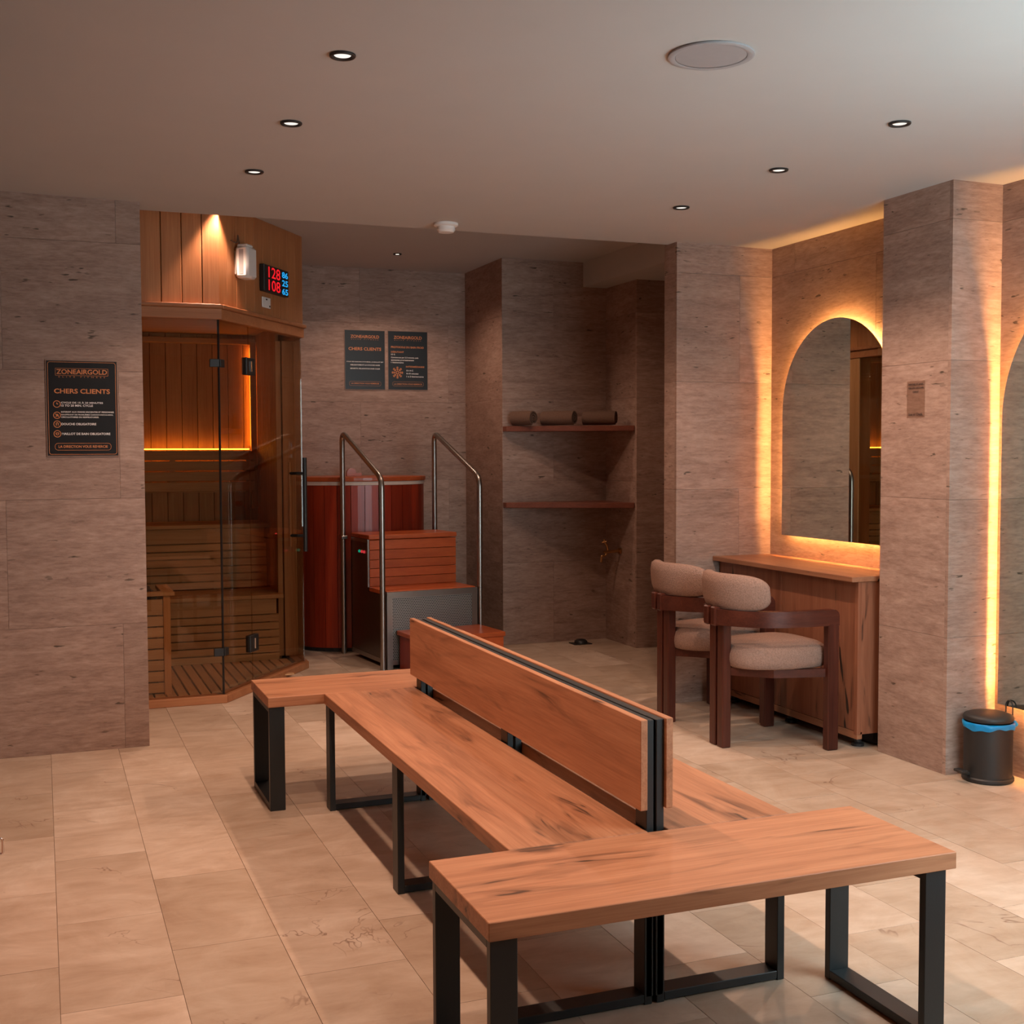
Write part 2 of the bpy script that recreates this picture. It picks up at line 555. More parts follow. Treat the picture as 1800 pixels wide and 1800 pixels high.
def obj(name, bm, mat, parent=None, smooth=None, base=False):
    """one mesh object; the bmesh is in world coordinates, the origin goes to the bounding-box centre (or base)"""
    xs = [v.co for v in bm.verts]
    lo = Vector((min(v.x for v in xs), min(v.y for v in xs), min(v.z for v in xs)))
    hi = Vector((max(v.x for v in xs), max(v.y for v in xs), max(v.z for v in xs)))
    c = (lo + hi) / 2
    if base:
        c.z = lo.z
    bmesh.ops.translate(bm, verts=bm.verts[:], vec=-c)
    me = bpy.data.meshes.new(name)
    bm.to_mesh(me)
    bm.free()
    me.materials.append(M[mat] if isinstance(mat, str) else mat)
    if smooth is not None:
        for p in me.polygons:
            p.use_smooth = True
        try:
            me.set_sharp_from_angle(angle=math.radians(smooth))
        except Exception:
            pass
    o = bpy.data.objects.new(name, me)
    C.objects.link(o)
    WORLD[o.name] = c.copy()
    if parent is not None:
        o.parent = parent
        o.location = c - WORLD[parent.name]
    else:
        o.location = c
    return o


def thing(name, label, cat, loc, group=None):
    o = bpy.data.objects.new(name, None)
    o.empty_display_size = 0.1
    C.objects.link(o)
    o.location = loc
    WORLD[o.name] = Vector(loc)
    return tag(o, label, cat, group)


def tag(o, label, cat, group=None):
    o['label'] = label
    o['category'] = cat
    if group:
        o['group'] = group
    return o


def struct(o, label=None):
    o['kind'] = 'structure'
    if label:
        o['label'] = label
    return o


def copy_tree(o, parent=None):
    c = o.copy()
    C.objects.link(c)
    WORLD[c.name] = WORLD[o.name].copy()
    if parent is not None:
        c.parent = parent
    for ch in [x for x in CH.get(o.name, [])]:
        copy_tree(ch, c)
    return c


CH = {}


def index_children():
    CH.clear()
    for o in C.objects:
        if o.parent:
            CH.setdefault(o.parent.name, []).append(o)


def text_bm(body, org, u, v, width=None, height=None, align='LEFT', bold=0.0, spacing=1.0, thick=0.0008):
    """lettering as mesh: org = left/centre of the base line, u = reading direction, v = up"""
    cu = bpy.data.curves.new('txt', 'FONT')
    cu.body = body
    cu.size = 1.0
    cu.offset = bold
    cu.space_character = spacing
    cu.resolution_u = 3
    to = bpy.data.objects.new('txt', cu)
    C.objects.link(to)
    dg = bpy.context.evaluated_depsgraph_get()
    dg.update()
    me = bpy.data.meshes.new_from_object(to.evaluated_get(dg))
    bpy.data.objects.remove(to)
    bpy.data.curves.remove(cu)
    bm = bmesh.new()
    bm.from_mesh(me)
    bpy.data.meshes.remove(me)
    xs = [q.co.x for q in bm.verts]
    ys = [q.co.y for q in bm.verts]
    x0, x1, y0, y1 = min(xs), max(xs), min(ys), max(ys)
    capy = y1 - max(y0, 0) if y0 > -0.05 else y1
    sx = (width / (x1 - x0)) if width else None
    sy = (height / capy) if height else None
    sx = sx or sy
    sy = sy or sx
    u, v = Vector(u), Vector(v)
    n = u.cross(v)
    w = (x1 - x0) * sx
    sh = {'LEFT': 0, 'CENTER': -w / 2, 'RIGHT': -w}[align]
    ox = Vector(org)
    for q in bm.verts:
        q.co = ox + u * ((q.co.x - x0) * sx + sh) + v * (q.co.y * sy) + n * thick
    bmesh.ops.dissolve_limit(bm, angle_limit=0.01, verts=bm.verts[:], edges=bm.edges[:])
    return bm


def flat_ring(org, u, v, w, h, r, t, thick=0.0008, n=6):
    """rounded-rectangle outline of line width t, centred at org in the plane u,v"""
    bm = bmesh.new()
    u, v = Vector(u), Vector(v)
    nn = u.cross(v) * thick

    def loop(w, h, r):
        pts = []
        for cx, cy, a0 in ((w / 2 - r, h / 2 - r, 0), (-w / 2 + r, h / 2 - r, 90), (-w / 2 + r, -h / 2 + r, 180), (w / 2 - r, -h / 2 + r, 270)):
            for i in range(n + 1):
                a = math.radians(a0 + 90 * i / n)
                pts.append((cx + r * math.cos(a), cy + r * math.sin(a)))
        return [bm.verts.new(Vector(org) + u * x + v * y + nn) for x, y in pts]
    a = loop(w, h, r)
    b = loop(w - 2 * t, h - 2 * t, max(0.0005, r - t))
    m = len(a)
    for i in range(m):
        bm.faces.new((a[i], a[(i + 1) % m], b[(i + 1) % m], b[i]))
    return bm


# ================================================================== STRUCTURE
zc = lambda x: 2.578 - 0.0115 * (x - 0.46)      # the lowered ceiling falls slightly to the right
ystep = lambda x: 6.19 - 0.0588 * (x - 0.46)    # its far edge
ZU = 2.79                                       # the higher ceiling behind

# ---- floor: grout bed with separate marble tiles
fl = struct(obj('floor', Box(-0.75, 4.8, -1.4, 9.3, -0.08, -0.003), 'floor_grout'), 'cream marble tiled floor of the spa room')
tile_me = None
k = 0
for ci in range(-3, 16):
    x0 = 0.018 + 0.2995 * ci
    ph = 3.48 if ci % 2 else 3.18
    for ri in range(-9, 11):
        y0 = ph + 0.61 * ri
        if y0 < -1.4 or y0 + 0.61 > 9.35:
            continue
        if tile_me is None:
            t0 = obj('tile', Box(0, 0.2980, 0, 0.6085, -0.012, 0.0), 'marble', fl)
            tile_me = t0.data
            t = t0
        else:
            t = bpy.data.objects.new('tile', tile_me)
            C.objects.link(t)
            t.parent = fl
        t.location = Vector((x0 + 0.14975, y0 + 0.305, -0.006 + random.uniform(-0.0004, 0.0002))) - WORLD['floor']

# ---- ceilings
xa, xb = -0.75, 4.4
pts = [(xa, -1.4, zc(xa)), (xb, -1.4, zc(xb)), (xb, ystep(xb), zc(xb)), (xa, ystep(xa), zc(xa))]
struct(obj('ceiling', hexa(bmesh.new(), pts + [(x, y, 2.9) for x, y, z in pts]), 'paint'), 'lowered off-white ceiling over the benches')
struct(obj('ceiling', Box(-0.75, 4.8, 5.9, 9.3, ZU, 2.9), 'paint'), 'higher ceiling over the sauna and cold tub')
struct(obj('trim_1', Box(3.75, 4.8, 6.06, 8.25, 2.61, ZU), 'paint'), 'lower boxed soffit above the shelf niche')

# ---- travertine walls: a core with separate slabs in front of it
ROW = 0.595


def wall(name, label, core, faces, ztop):
    """core: (x0,x1,y0,y1); faces: (p0,p1,phase[,zt]) slabs stand to the right-hand side of p0->p1, outer surface on the line"""
    w = struct(obj(name, Box(core[0], core[1], core[2], core[3], 0, ztop), 'grout'), label)
    for fc in faces:
        p0, p1, ph = fc[:3]
        t0, t1 = fc[3:5] if len(fc) > 3 else (0, 0)
        L = math.hypot(p1[0] - p0[0], p1[1] - p0[1])
        z = 0.0
        r = 0
        while z < ztop - 0.01:
            z1 = min(ztop, z + ROW)
            s = -((ph + 0.5 * (r % 2)) % 1.2)
            while s < L - 0.02:
                a, b = max(t0, s), min(L - t1, s + 1.2)
                if b - a > 0.02:
                    obj('slab', seg_box(p0, p1, -0.02, 0.0, z + 0.0006, z1 - 0.0006,
                                        a + (0.0005 if a > t0 else 0), b - (0.0005 if b < L - t1 else 0)), 'travertine', w)
                s += 1.2
            z = z1
            r += 1
    return w


wall('wall_left', 'travertine wall with the black notice beside the sauna', (-0.75, 0.44, 6.02, 6.88),
     [((-0.75, 6.0), (0.46, 6.0), 0.1), ((0.46, 6.0), (0.46, 6.88), 0.3, 0.0205, 0)], ZU)
wall('wall_back', 'travertine wall behind the cold tub', (1.3, 3.13, 9.03, 9.2), [((1.62, 9.01), (3.13, 9.01), 0.55)], ZU)
wall('wall_niche', 'travertine block forming the back of the shelf niche', (3.13, 4.8, 8.22, 9.2),
     [((3.11, 9.01), (3.11, 8.2), 0.2, 0, 0.0205), ((3.11, 8.2), (3.95, 8.2), 0.8)], ZU)
wall('wall_shower', 'travertine return at the right of the shelf niche', (3.955, 4.8, 7.72, 8.22),
     [((3.935, 8.2), (3.935, 7.70), 0.0, 0, 0.0205), ((3.935, 7.70), (4.8, 7.70), 0.4)], ZU)
wall('wall_partition', 'travertine partition at the end of the vanity recess', (3.29, 4.8, 5.94, 6.05),
     [((3.27, 6.06), (3.27, 5.92), 0.0, 0, 0.0205), ((3.27, 5.92), (3.9, 5.92), 0.3)], ZU)
struct(obj('wall_far_right', Box(4.62, 4.8, 6.06, 7.72, 0, ZU), 'travertine'), 'side wall behind the partition')
wall('wall_mirror', 'travertine wall behind the arched vanity mirror', (3.90, 4.2, 4.6, 5.94), [((3.88, 5.92), (3.88, 4.61), 0.98)], 2.7)
wall('wall_pillar', 'travertine pillar between the two mirrors', (3.635, 4.2, 4.175, 4.6),
     [((3.615, 4.61), (3.615, 4.155), 0.0, 0, 0.0205), ((3.615, 4.155), (3.9, 4.155), 0.2)], 2.7)
wall('wall_right', 'travertine wall behind the full-length mirror', (3.90, 4.2, 2.85, 4.175), [((3.88, 4.155), (3.88, 2.85), 0.5)], 2.7)
struct(obj('wall_right_end', Box(3.615, 4.2, 1.6, 2.85, 0, 2.7), 'travertine'), 'travertine wall beside the window')
# near walls behind the viewer; the right one has the window opening
w = obj('wall_window', box(box(box(box(bmesh.new(), 1.8, 2.15, 1.4, 1.6, 0, 2.7), 3.75, 4.2, 1.4, 1.6, 0, 2.7),
                               2.15, 3.75, 1.4, 1.6, 0, 0.5), 2.15, 3.75, 1.4, 1.6, 2.3, 2.7), 'travertine')
struct(w, 'near wall with the window opening')
wi = bmesh.new()
for a in ((2.15, 2.2, 0.5, 2.3), (3.7, 3.75, 0.5, 2.3), (2.2, 3.7, 0.5, 0.55), (2.2, 3.7, 2.25, 2.3), (2.93, 2.97, 0.55, 2.25)):
    box(wi, a[0], a[1], 1.46, 1.52, a[2], a[3])
wn = struct(obj('window_1', wi, 'white'), 'white framed window')
obj('pane', Box(2.2, 2.93, 1.485, 1.495, 0.55, 2.25), 'clear', wn)
obj('pane', Box(2.97, 3.7, 1.485, 1.495, 0.55, 2.25), 'clear', wn)
struct(obj('wall_near', Box(-0.75, 2.0, -1.4, -1.2, 0, 2.7), 'travertine'), 'wall behind the viewer')
struct(obj('wall_near_side', Box(1.8, 2.0, -1.2, 1.4, 0, 2.7), 'travertine'), 'short wall behind the viewer')
struct(obj('wall_left_side', Box(-0.95, -0.75, -1.4, 6.9, 0, 2.8), 'travertine'), 'side wall behind the lockers')


# ================================================================== SAUNA
A, Bp, E = (0.935, 6.905), (1.575, 7.81), (1.575, 9.0)
L0 = (0.46, 6.905)
sauna = thing('sauna_cabin', 'cedar clad corner sauna cabin with bronze glass front', 'sauna', (0.9, 7.8, 0))
DL = math.hypot(Bp[0] - A[0], Bp[1] - A[1])
dd = ((Bp[0] - A[0]) / DL, (Bp[1] - A[1]) / DL)
dn_ = (dd[1], -dd[0])
dq = lambda s, o=0.0: (A[0] + dd[0] * s + dn_[0] * o, A[1] + dd[1] * s + dn_[1] * o)

# upper cladding planks
for i in range(5):
    a, b = 0.417 + 0.109 * i, 0.417 + 0.109 * (i + 1)
    a, b = max(a, 0.462), min(b, 0.948)
    obj('plank', seg_box(L0, A, -0.02 - (0.004 if i % 2 else 0), 0.0 - 0.001 * (i % 2), 2.215, ZU, a - 0.46 + 0.002, b - 0.46 - 0.002, bev=0.002), 'cedar_z', sauna)
obj('cladding_back', seg_box(L0, (0.95, 6.905), -0.06, -0.021, 2.215, ZU), 'cedar_z', sauna)
np_ = 10
Lt = DL + 0.045
for i in range(np_):
    a, b = Lt * i / np_, Lt * (i + 1) / np_
    obj('plank', seg_box(A, Bp, -0.02, -0.001 * (i % 2), 2.215, ZU, a + 0.0012, b - 0.0012, bev=0.0015), 'cedar_z', sauna)
obj('cladding_back', seg_box(A, Bp, -0.06, -0.021, 2.215, ZU, 0, Lt), 'cedar_z', sauna)
for i in range(10):
    a, b = 0.03 + 0.115 * i, 0.03 + 0.115 * (i + 1)
    obj('plank', seg_box(Bp, E, -0.02, 0.02, 2.215, ZU, a + 0.001, min(b, 1.18) - 0.001), 'cedar_z', sauna)
for i in range(8):
    a = 0.40 + 0.098 * i
    obj('plank', seg_box(Bp, E, -0.02, 0.015, 0.05, 2.14, a + 0.001, a + 0.097), 'cedar_z', sauna)
# ledge and fascia round the top of the glass
for p0, p1, s0, s1 in ((L0, A, 0.002, 0.475 + 0.02), (A, Bp, 0.0, DL + 0.02), (Bp, E, 0.0, 1.17)):
    obj('fascia', seg_box(p0, p1, -0.05, 0.018, 2.14, 2.20, s0, s1, bev=0.003), 'cedar_x', sauna)
    obj('ledge', seg_box(p0, p1, -0.05, 0.036, 2.20, 2.222, s0, s1, bev=0.004), 'cedar_x', sauna)
# sill on the floor
for p0, p1, s0, s1 in ((L0, A, 0.002, 0.492), (A, Bp, 0.0, DL + 0.01), (Bp, E, 0.0, 1.17)):
    obj('sill', seg_box(p0, p1, -0.05, 0.03, 0.0, 0.045, s0, s1, bev=0.003), 'cedar_x', sauna)
# glass
obj('glass_panel', seg_box((0.2, 6.905), A, -0.004, 0.004, 0.047, 2.14, 0.262, 0.733), 'glass', sauna)
SJ = 0.365
obj('glass_panel', seg_box(A, Bp, -0.004, 0.004, 0.047, 2.14, 0.004, SJ - 0.003), 'glass', sauna)
door = obj('door', seg_box(A, Bp, -0.004, 0.004, 0.055, 2.135, SJ, DL - 0.012), 'glass', sauna)
obj('glass_panel', seg_box(Bp, E, -0.004, 0.004, 0.047, 2.14, 0.004, 0.25), 'glass', sauna)
# the dark polished edges of the panes
obj('glass_edge', seg_box(A, Bp, -0.0055, 0.0055, 0.047, 2.14, -0.003, 0.003), 'black', sauna)
hb = tube([(*dq(DL - 0.075, 0.052), 0.77), (*dq(DL - 0.075, 0.052), 1.37)], 0.014, 12)
hd = obj('handle', hb, 'black', door, smooth=40)
for z in (0.87, 1.27):
    obj('standoff', tube([(*dq(DL - 0.075, -0.05), z), (*dq(DL - 0.075, 0.052), z)], 0.010, 10), 'black', hd, smooth=40)
obj('handle', tube([(*dq(DL - 0.075, -0.052), 0.80), (*dq(DL - 0.075, -0.052), 1.34)], 0.010, 10), 'spruce_z', door, smooth=40)
for z0, z1 in ((1.855, 1.955), (0.23, 0.33)):
    h = obj('hinge', seg_box(A, Bp, -0.016, 0.016, z0, z1, SJ - 0.055, SJ + 0.055, bev=0.003), 'black', door)
    obj('hinge_pin', tube([(*dq(SJ, 0.018), z0 + 0.02), (*dq(SJ, 0.018), z1 - 0.02)], 0.006, 8), 'chrome', h)
for z in (1.90, 0.285):
    cb = seg_box(L0, A, -0.012, 0.014, z - 0.022, z + 0.022, 0.425, 0.478, bev=0.002)
    seg_box(A, Bp, -0.012, 0.014, z - 0.022, z + 0.022, -0.003, 0.045, bev=0.002, bm=cb)
    obj('corner_clamp', cb, 'black', sauna)
# posts at the far side
obj('post', Box(1.50, 1.585, 8.06, 8.20, 0.045, 2.14, bev=0.003), 'spruce_z', sauna)
obj('post', Box(1.46, 1.495, 8.075, 8.13, 0.045, 2.14, bev=0.003), 'spruce_z', sauna)
# inside: lining, ceiling, floor, benches
for i in range(16):
    x0 = -0.24 + 0.108 * i
    obj('lining_board', Box(x0 + 0.0015, x0 + 0.1065, 8.93, 8.95, 0.02, 2.25, bev=0.002), 'spruce_z', sauna)
for i in range(8):
    y0 = 8.13 + 0.1 * i
    obj('lining_board', Box(1.47, 1.49, y0 + 0.0015, y0 + 0.0985, 0.02, 2.25, bev=0.002), 'spruce_z', sauna)
for i in range(19):
    y0 = 6.95 + 0.105 * i
    obj('lining_board', Box(-0.26, -0.24, y0 + 0.001, y0 + 0.104, 0.02, 2.25), 'spruce_z', sauna)
inner = [(-0.26, 6.93), (0.925, 6.93), (1.545, 7.82), (1.545, 8.98), (-0.26, 8.98)]
obj('sauna_ceiling', prism(inner, 2.25, 2.28), 'spruce_x', sauna)
obj('crown_rail', Box(-0.2, 1.46, 8.88, 8.928, 2.18, 2.22, bev=0.004), 'spruce_x', sauna)
obj('sauna_back', Box(-0.3, 1.49, 8.951, 8.97, 0.0, 2.28), 'spruce_z', sauna)
obj('front_return', Box(-0.26, 0.44, 6.885, 6.93, 0.0, 2.28), 'spruce_z', sauna)
obj('sauna_base', prism(inner, 0.0, 0.018), 'stone_dark', sauna)
duck = obj('duckboard', Box(0.3, 1.45, 7.5, 7.54, 0.018, 0.026), 'spruce_x', sauna)
for i in range(17):
    x0 = 0.45 + 0.062 * i
    ys = 6.975 if x0 + 0.05 < 0.9 else 6.975 + (x0 + 0.05 - 0.9) * 1.414
    if ys > 7.93:
        continue
    obj('slat', Box(x0, x0 + 0.052, ys, 7.98, 0.026, 0.042, bev=0.002), 'spruce_y', duck)


def sauna_bench(name, y_front, y_back, ztop, zfoot, x1, board, nsl):
    b = obj(name, Box(-0.2, x1 - 0.01, y_front + 0.05, y_back, zfoot, ztop - 0.03), 'spruce_x', sauna)
    for i in range(4):
        w = (y_back - y_front + 0.02) / 4
        obj('seat_board', Box(-0.2, x1 + 0.03, y_front - 0.02 + w * i + 0.003, y_front - 0.02 + w * (i + 1) - 0.003, ztop - 0.026, ztop, bev=0.003), 'spruce_x', b)
    obj('front_board', Box(-0.2, x1 - 0.015, y_front + 0.004, y_front + 0.024, ztop - 0.028 - board, ztop - 0.028, bev=0.002), 'spruce_x', b)
    zt = ztop - 0.034 - board
    h = (zt - zfoot) / nsl
    for i in range(nsl):
        obj('slat', Box(-0.2, x1, y_front, y_front + 0.02, zt - h * (i + 1) + 0.007, zt - h * i, bev=0.002), 'spruce_x', b)
    for xs in (0.55, 1.12, x1 - 0.03):
        obj('support', Box(xs - 0.03, xs + 0.03, y_front + 0.012, y_front + 0.03, zfoot, ztop - 0.03 - board), 'spruce_z', b)


sauna_bench('lower_bench', 8.0, 8.45, 0.47, 0.03, 1.45, 0.10, 6)
sauna_bench('upper_bench', 8.45, 8.92, 0.915, 0.47, 1.45, 0.10, 6)
br = obj('backrest', Box(-0.2, 1.44, 8.885, 8.925, 1.12, 1.16), 'spruce_x', sauna)
for i in range(4):
    obj('slat', Box(-0.2, 1.44, 8.83, 8.85, 1.13 + 0.074 * i, 1.196 + 0.074 * i, bev=0.003), 'spruce_x', br)
for xs in (0.3, 0.85, 1.38):
    obj('support', Box(xs, xs + 0.04, 8.85, 8.885, 1.12, 1.41), 'spruce_z', br)
obj('led_strip', Box(-0.1, 1.41, 8.872, 8.884, 1.426, 1.4335), 'sauna_led', sauna)
obj('led_strip', Box(1.428, 1.440, 8.905, 8.915, 1.45, 2.16), 'sauna_led', sauna)
obj('corner_batten', Box(1.424, 1.466, 8.865, 8.890, 1.0, 2.2, bev=0.003), 'spruce_z', sauna)
obj('control_lamp', lathe([(0, 0), (0.008, 0.002), (0.006, 0.008), (0, 0.009)], (1.455, 8.1, 0.86), 10), 'red_ind', sauna)

# heater guard inside the sauna
hg = thing('heater_guard', 'low slatted wooden guard box inside the sauna front pane', 'heater', (0.52, 7.22, 0.018))
for i in range(8):
    z0 = 0.05 + 0.063 * i
    obj('slat', Box(0.40, 0.628, 7.06, 7.075, z0, z0 + (0.056 if i < 7 else 0.09), bev=0.002), 'spruce_x', hg)
    obj('slat', Box(0.652, 0.667, 7.10, 7.42, z0, z0 + (0.056 if i < 7 else 0.09), bev=0.002), 'spruce_y', hg)
for x, y in ((0.645, 7.07), (0.645, 7.43), (0.40, 7.43)):
    obj('post', Box(x - 0.017, x + 0.022, y - 0.02, y + 0.02, 0.019, 0.60, bev=0.002), 'spruce_z', hg)
obj('top_rail', Box(0.40, 0.69, 7.035, 7.10, 0.60, 0.622, bev=0.003), 'spruce_x', hg)
obj('top_rail', Box(0.62, 0.69, 7.10, 7.46, 0.60, 0.622, bev=0.003), 'spruce_y', hg)
hs = bmesh.new()
for i in range(18):
    q = bmesh.ops.create_icosphere(hs, subdivisions=1, radius=random.uniform(0.025, 0.045))
    off = Vector((random.uniform(0.42, 0.58), random.uniform(7.14, 7.38), random.uniform(0.585, 0.625)))
    for v in q['verts']:
        v.co = v.co * random.uniform(0.85, 1.1) + off
box(hs, 0.40, 0.60, 7.12, 7.40, 0.06, 0.59)
obj('stove', hs, 'stone_dark', hg)

# ---- things hung on the sauna's diagonal face
u3 = (dd[0], dd[1], 0)
zv = (0, 0, 1)
clock = thing('wall_clock', 'black digital clock with red and blue digits on cedar cladding', 'clock', (*dq(0.62, 0.02), 2.38))
cb = seg_box(A, Bp, 0.002, 0.035, 2.365, 2.525, 0.52, 0.865, bev=0.004)
obj('case', cb, 'black', clock)
zz = 0.036
for body, z in (('128', 2.452), ('108', 2.376)):
    obj('digits', text_bm(body, (*dq(0.575, zz), z), u3, zv, width=0.165, height=0.064, bold=0.01), 'red_led', clock)
for body, z in (('86', 2.475), ('25', 2.425), ('65', 2.374)):
    obj('digits', text_bm(body, (*dq(0.765, zz), z), u3, zv, width=0.085, height=0.036, bold=0.02), 'blue_led', clock)
tg = obj('switch_plate', seg_box(A, Bp, 0.002, 0.010, 2.272, 2.335, 0.545, 0.655, bev=0.002), 'white')
tag(tg, 'small square white plate below the digital clock', 'plate')
obj('screw', seg_box(A, Bp, 0.010, 0.012, 2.318, 2.326, 0.59, 0.607), 'print_dark', tg)
obj('screw', seg_box(A, Bp, 0.010, 0.012, 2.28, 2.29, 0.635, 0.648), 'print_dark', tg)
ds = thing('air_freshener', 'white plastic dispenser hanging on cedar cladding left of the clock', 'dispenser', (*dq(0.26, 0.03), 2.40))
obj('body', seg_box(A, Bp, 0.012, 0.095, 2.395, 2.575, 0.185, 0.305, bev=0.014), 'white', ds, smooth=40)
obj('top_cap', seg_box(A, Bp, 0.02, 0.085, 2.572, 2.588, 0.20, 0.275, bev=0.006), 'white', ds)
sb = seg_box(A, Bp, 0.040, 0.067, 2.415, 2.555, 0.1835, 0.190, bev=0.001)
obj('window', sb, 'grey', ds)
obj('bracket', seg_box(A, Bp, 0.001, 0.014, 2.42, 2.55, 0.21, 0.29), 'white', ds)
obj('hook_cord', tube(bend([(*dq(0.15, 0.008), 2.60), (*dq(0.185, 0.03), 2.588), (*dq(0.195, 0.03), 2.64), (*dq(0.212, 0.03), 2.586)], 0.01, 4), 0.0035, 6), 'wire', ds)


# ================================================================== COLD TUB
tub = thing('plunge_tub', 'red stained oval wooden cold tub behind the steps', 'tub', (2.17, 8.63, 0))
cx, cy, rx, ry = 2.165, 8.645, 0.475, 0.345
NS = 30
for i in range(NS):
    t0, t1 = 2 * PI * (i + 0.02) / NS, 2 * PI * (i + 0.98) / NS
    poly = []
    for t_ in (t0, (t0 + t1) / 2, t1):
        poly.append((cx + rx * math.cos(t_), cy + ry * math.sin(t_)))
    for t_ in (t1, t0):
        poly.append((cx + (rx - 0.03) * math.cos(t_), cy + (ry - 0.03) * math.sin(t_)))
    obj('stave', prism(poly, 0.03, 1.172), 'stave', tub)
obj('liner', lathe([(0, 0.02), (1, 0.02), (1, 1.165), (0, 1.165)], (cx, cy, 0), 40, sx=rx - 0.031, sy=ry - 0.031), 'black', tub)
obj('foot_ring', lathe([(0, 0), (1, 0), (1, 0.028), (0, 0.028)], (cx, cy, 0), 40, sx=rx - 0.02, sy=ry - 0.02), 'black', tub)
obj('rim_band', lathe([(0, 1.173), (1, 1.173), (1, 1.198), (0, 1.198)], (cx, cy, 0), 48, sx=rx + 0.004, sy=ry + 0.004), 'band', tub)
lid = obj('lid', lathe([(0, 1.199), (1, 1.199), (1.005, 1.205), (1.005, 1.224), (1, 1.23), (0, 1.23)], (cx, cy, 0), 48, sx=rx + 0.012, sy=ry + 0.010), 'tread_x', tub)
hb = bmesh.new()
pr_ = [(-0.055, 0.0), (-0.055, 0.02)] + [(-0.02 + 0.035 * math.cos(a), 0.022 + 0.035 * math.sin(a)) for a in [PI * (1 - i / 8) for i in range(9)]] + [(0.055, 0.022), (0.055, 0.0)]
t = bmesh.new()
va = [t.verts.new((2.14 + x, 8.70, 1.231 + z)) for x, z in pr_]
vb = [t.verts.new((2.14 + x, 8.73, 1.231 + z)) for x, z in pr_]
t.faces.new(va)
t.faces.new(vb[::-1])
for i in range(len(va)):
    t.faces.new((va[i], va[(i + 1) % len(va)], vb[(i + 1) % len(va)], vb[i]))
bmesh.ops.recalc_face_normals(t, faces=t.faces[:])
merge(hb, t)
obj('lid_handle', hb, 'tread_x', lid)

# ================================================================== STEPS IN FRONT OF THE TUB
ang = math.radians(6)
O = (2.06, 7.53)
uu, vv = (math.cos(ang), math.sin(ang)), (-math.sin(ang), math.cos(ang))
st = lambda u, v: (O[0] + uu[0] * u + vv[0] * v, O[1] + uu[1] * u + vv[1] * v)


def sbox(u0, u1, v0, v1, z0, z1, bev=0.0, bm=None):
    c4 = [st(u0, v0), st(u1, v0), st(u1, v1), st(u0, v1)]
    return hexa(bm or bmesh.new(), [(x, y, z0) for x, y in c4] + [(x, y, z1) for x, y in c4], bev)


steps = thing('plunge_steps', 'steel step unit with orange wooden treads and two handrails', 'steps', (*st(0.32, 0.35), 0))
W = 0.635
# side panels: an upper and a lower volume
sp = sbox(0.0, 0.012, 0.012, 0.345, 0.03, 0.475)
sbox(0.0, 0.012, 0.345, 0.665, 0.03, 0.815, bm=sp)
obj('side_panel', sp, 'dark_steel', steps)
sp = sbox(W - 0.012, W, 0.012, 0.345, 0.03, 0.475)
sbox(W - 0.012, W, 0.345, 0.665, 0.03, 0.815, bm=sp)
obj('side_panel', sp, 'dark_steel', steps)
obj('back_panel', sbox(0.0, W, 0.655, 0.665, 0.03, 0.815), 'dark_steel', steps)
fr = sbox(-0.004, 0.035, -0.004, 0.012, 0.0, 0.465)
sbox(W - 0.035, W + 0.004, -0.004, 0.012, 0.0, 0.465, bm=fr)
sbox(-0.004, W + 0.004, -0.006, 0.014, 0.465, 0.503, bm=fr)
sbox(0.035, W - 0.035, -0.002, 0.010, 0.03, 0.06, bm=fr)
obj('front_frame', fr, 'steel', steps)
obj('corner_strip', sbox(-0.006, 0.006, 0.336, 0.352, 0.503, 0.82), 'steel', steps)
obj('corner_strip', sbox(-0.006, 0.003, 0.345, 0.665, 0.80, 0.822), 'steel', steps)
obj('base_rail', sbox(-0.004, 0.016, 0.012, 0.665, 0.03, 0.06), 'steel', steps)
# perforated riser panel with a flat UV in metres
pb = bmesh.new()
pv = [pb.verts.new((*st(u, 0.004), z)) for u, z in ((0.035, 0.06), (W - 0.035, 0.06), (W - 0.035, 0.465), (0.035, 0.465))]
uvl = pb.loops.layers.uv.new('UVMap')
f = pb.faces.new(pv)
for lp, uvc in zip(f.loops, ((0, 0), (W - 0.07, 0), (W - 0.07, 0.405), (0, 0.405))):
    lp[uvl].uv = uvc
# give it thickness
ex = bmesh.ops.extrude_face_region(pb, geom=[f])
for v in [g for g in ex['geom'] if isinstance(g, bmesh.types.BMVert)]:
    v.co.x += vv[0] * 0.003
    v.co.y += vv[1] * 0.003
bmesh.ops.recalc_face_normals(pb, faces=pb.faces[:])
obj('perforated_panel', pb, 'perforated', steps)
# treads
for i in range(2):
    obj('tread_board', sbox(0.0, W, 0.016 + 0.16 * i, 0.172 + 0.16 * i, 0.478, 0.508, 0.003), 'tread_x', steps)
for i in range(2):
    obj('tread_board', sbox(-0.004, W + 0.004, 0.318 + 0.176 * i, 0.490 + 0.176 * i, 0.822, 0.852, 0.004), 'tread_x', steps)
zr = [0.508, 0.568, 0.628, 0.686, 0.752, 0.82]
for a, b in zip(zr, zr[1:]):
    obj('riser_board', sbox(0.004, W, 0.325, 0.343, a + 0.001, b - 0.002, 0.002), 'tread_x', steps)
for i, mt in enumerate(('green_ind', 'red_ind', 'red_ind')):
    v0 = 0.50 - 0.045 * i
    lb = bmesh.new()
    q = bmesh.ops.create_uvsphere(lb, u_segments=12, v_segments=8, radius=0.010)
    for v in q['verts']:
        v.co += Vector((*st(-0.003, v0), 0.735))
    obj('indicator_lamp', lb, mt, steps, smooth=60)
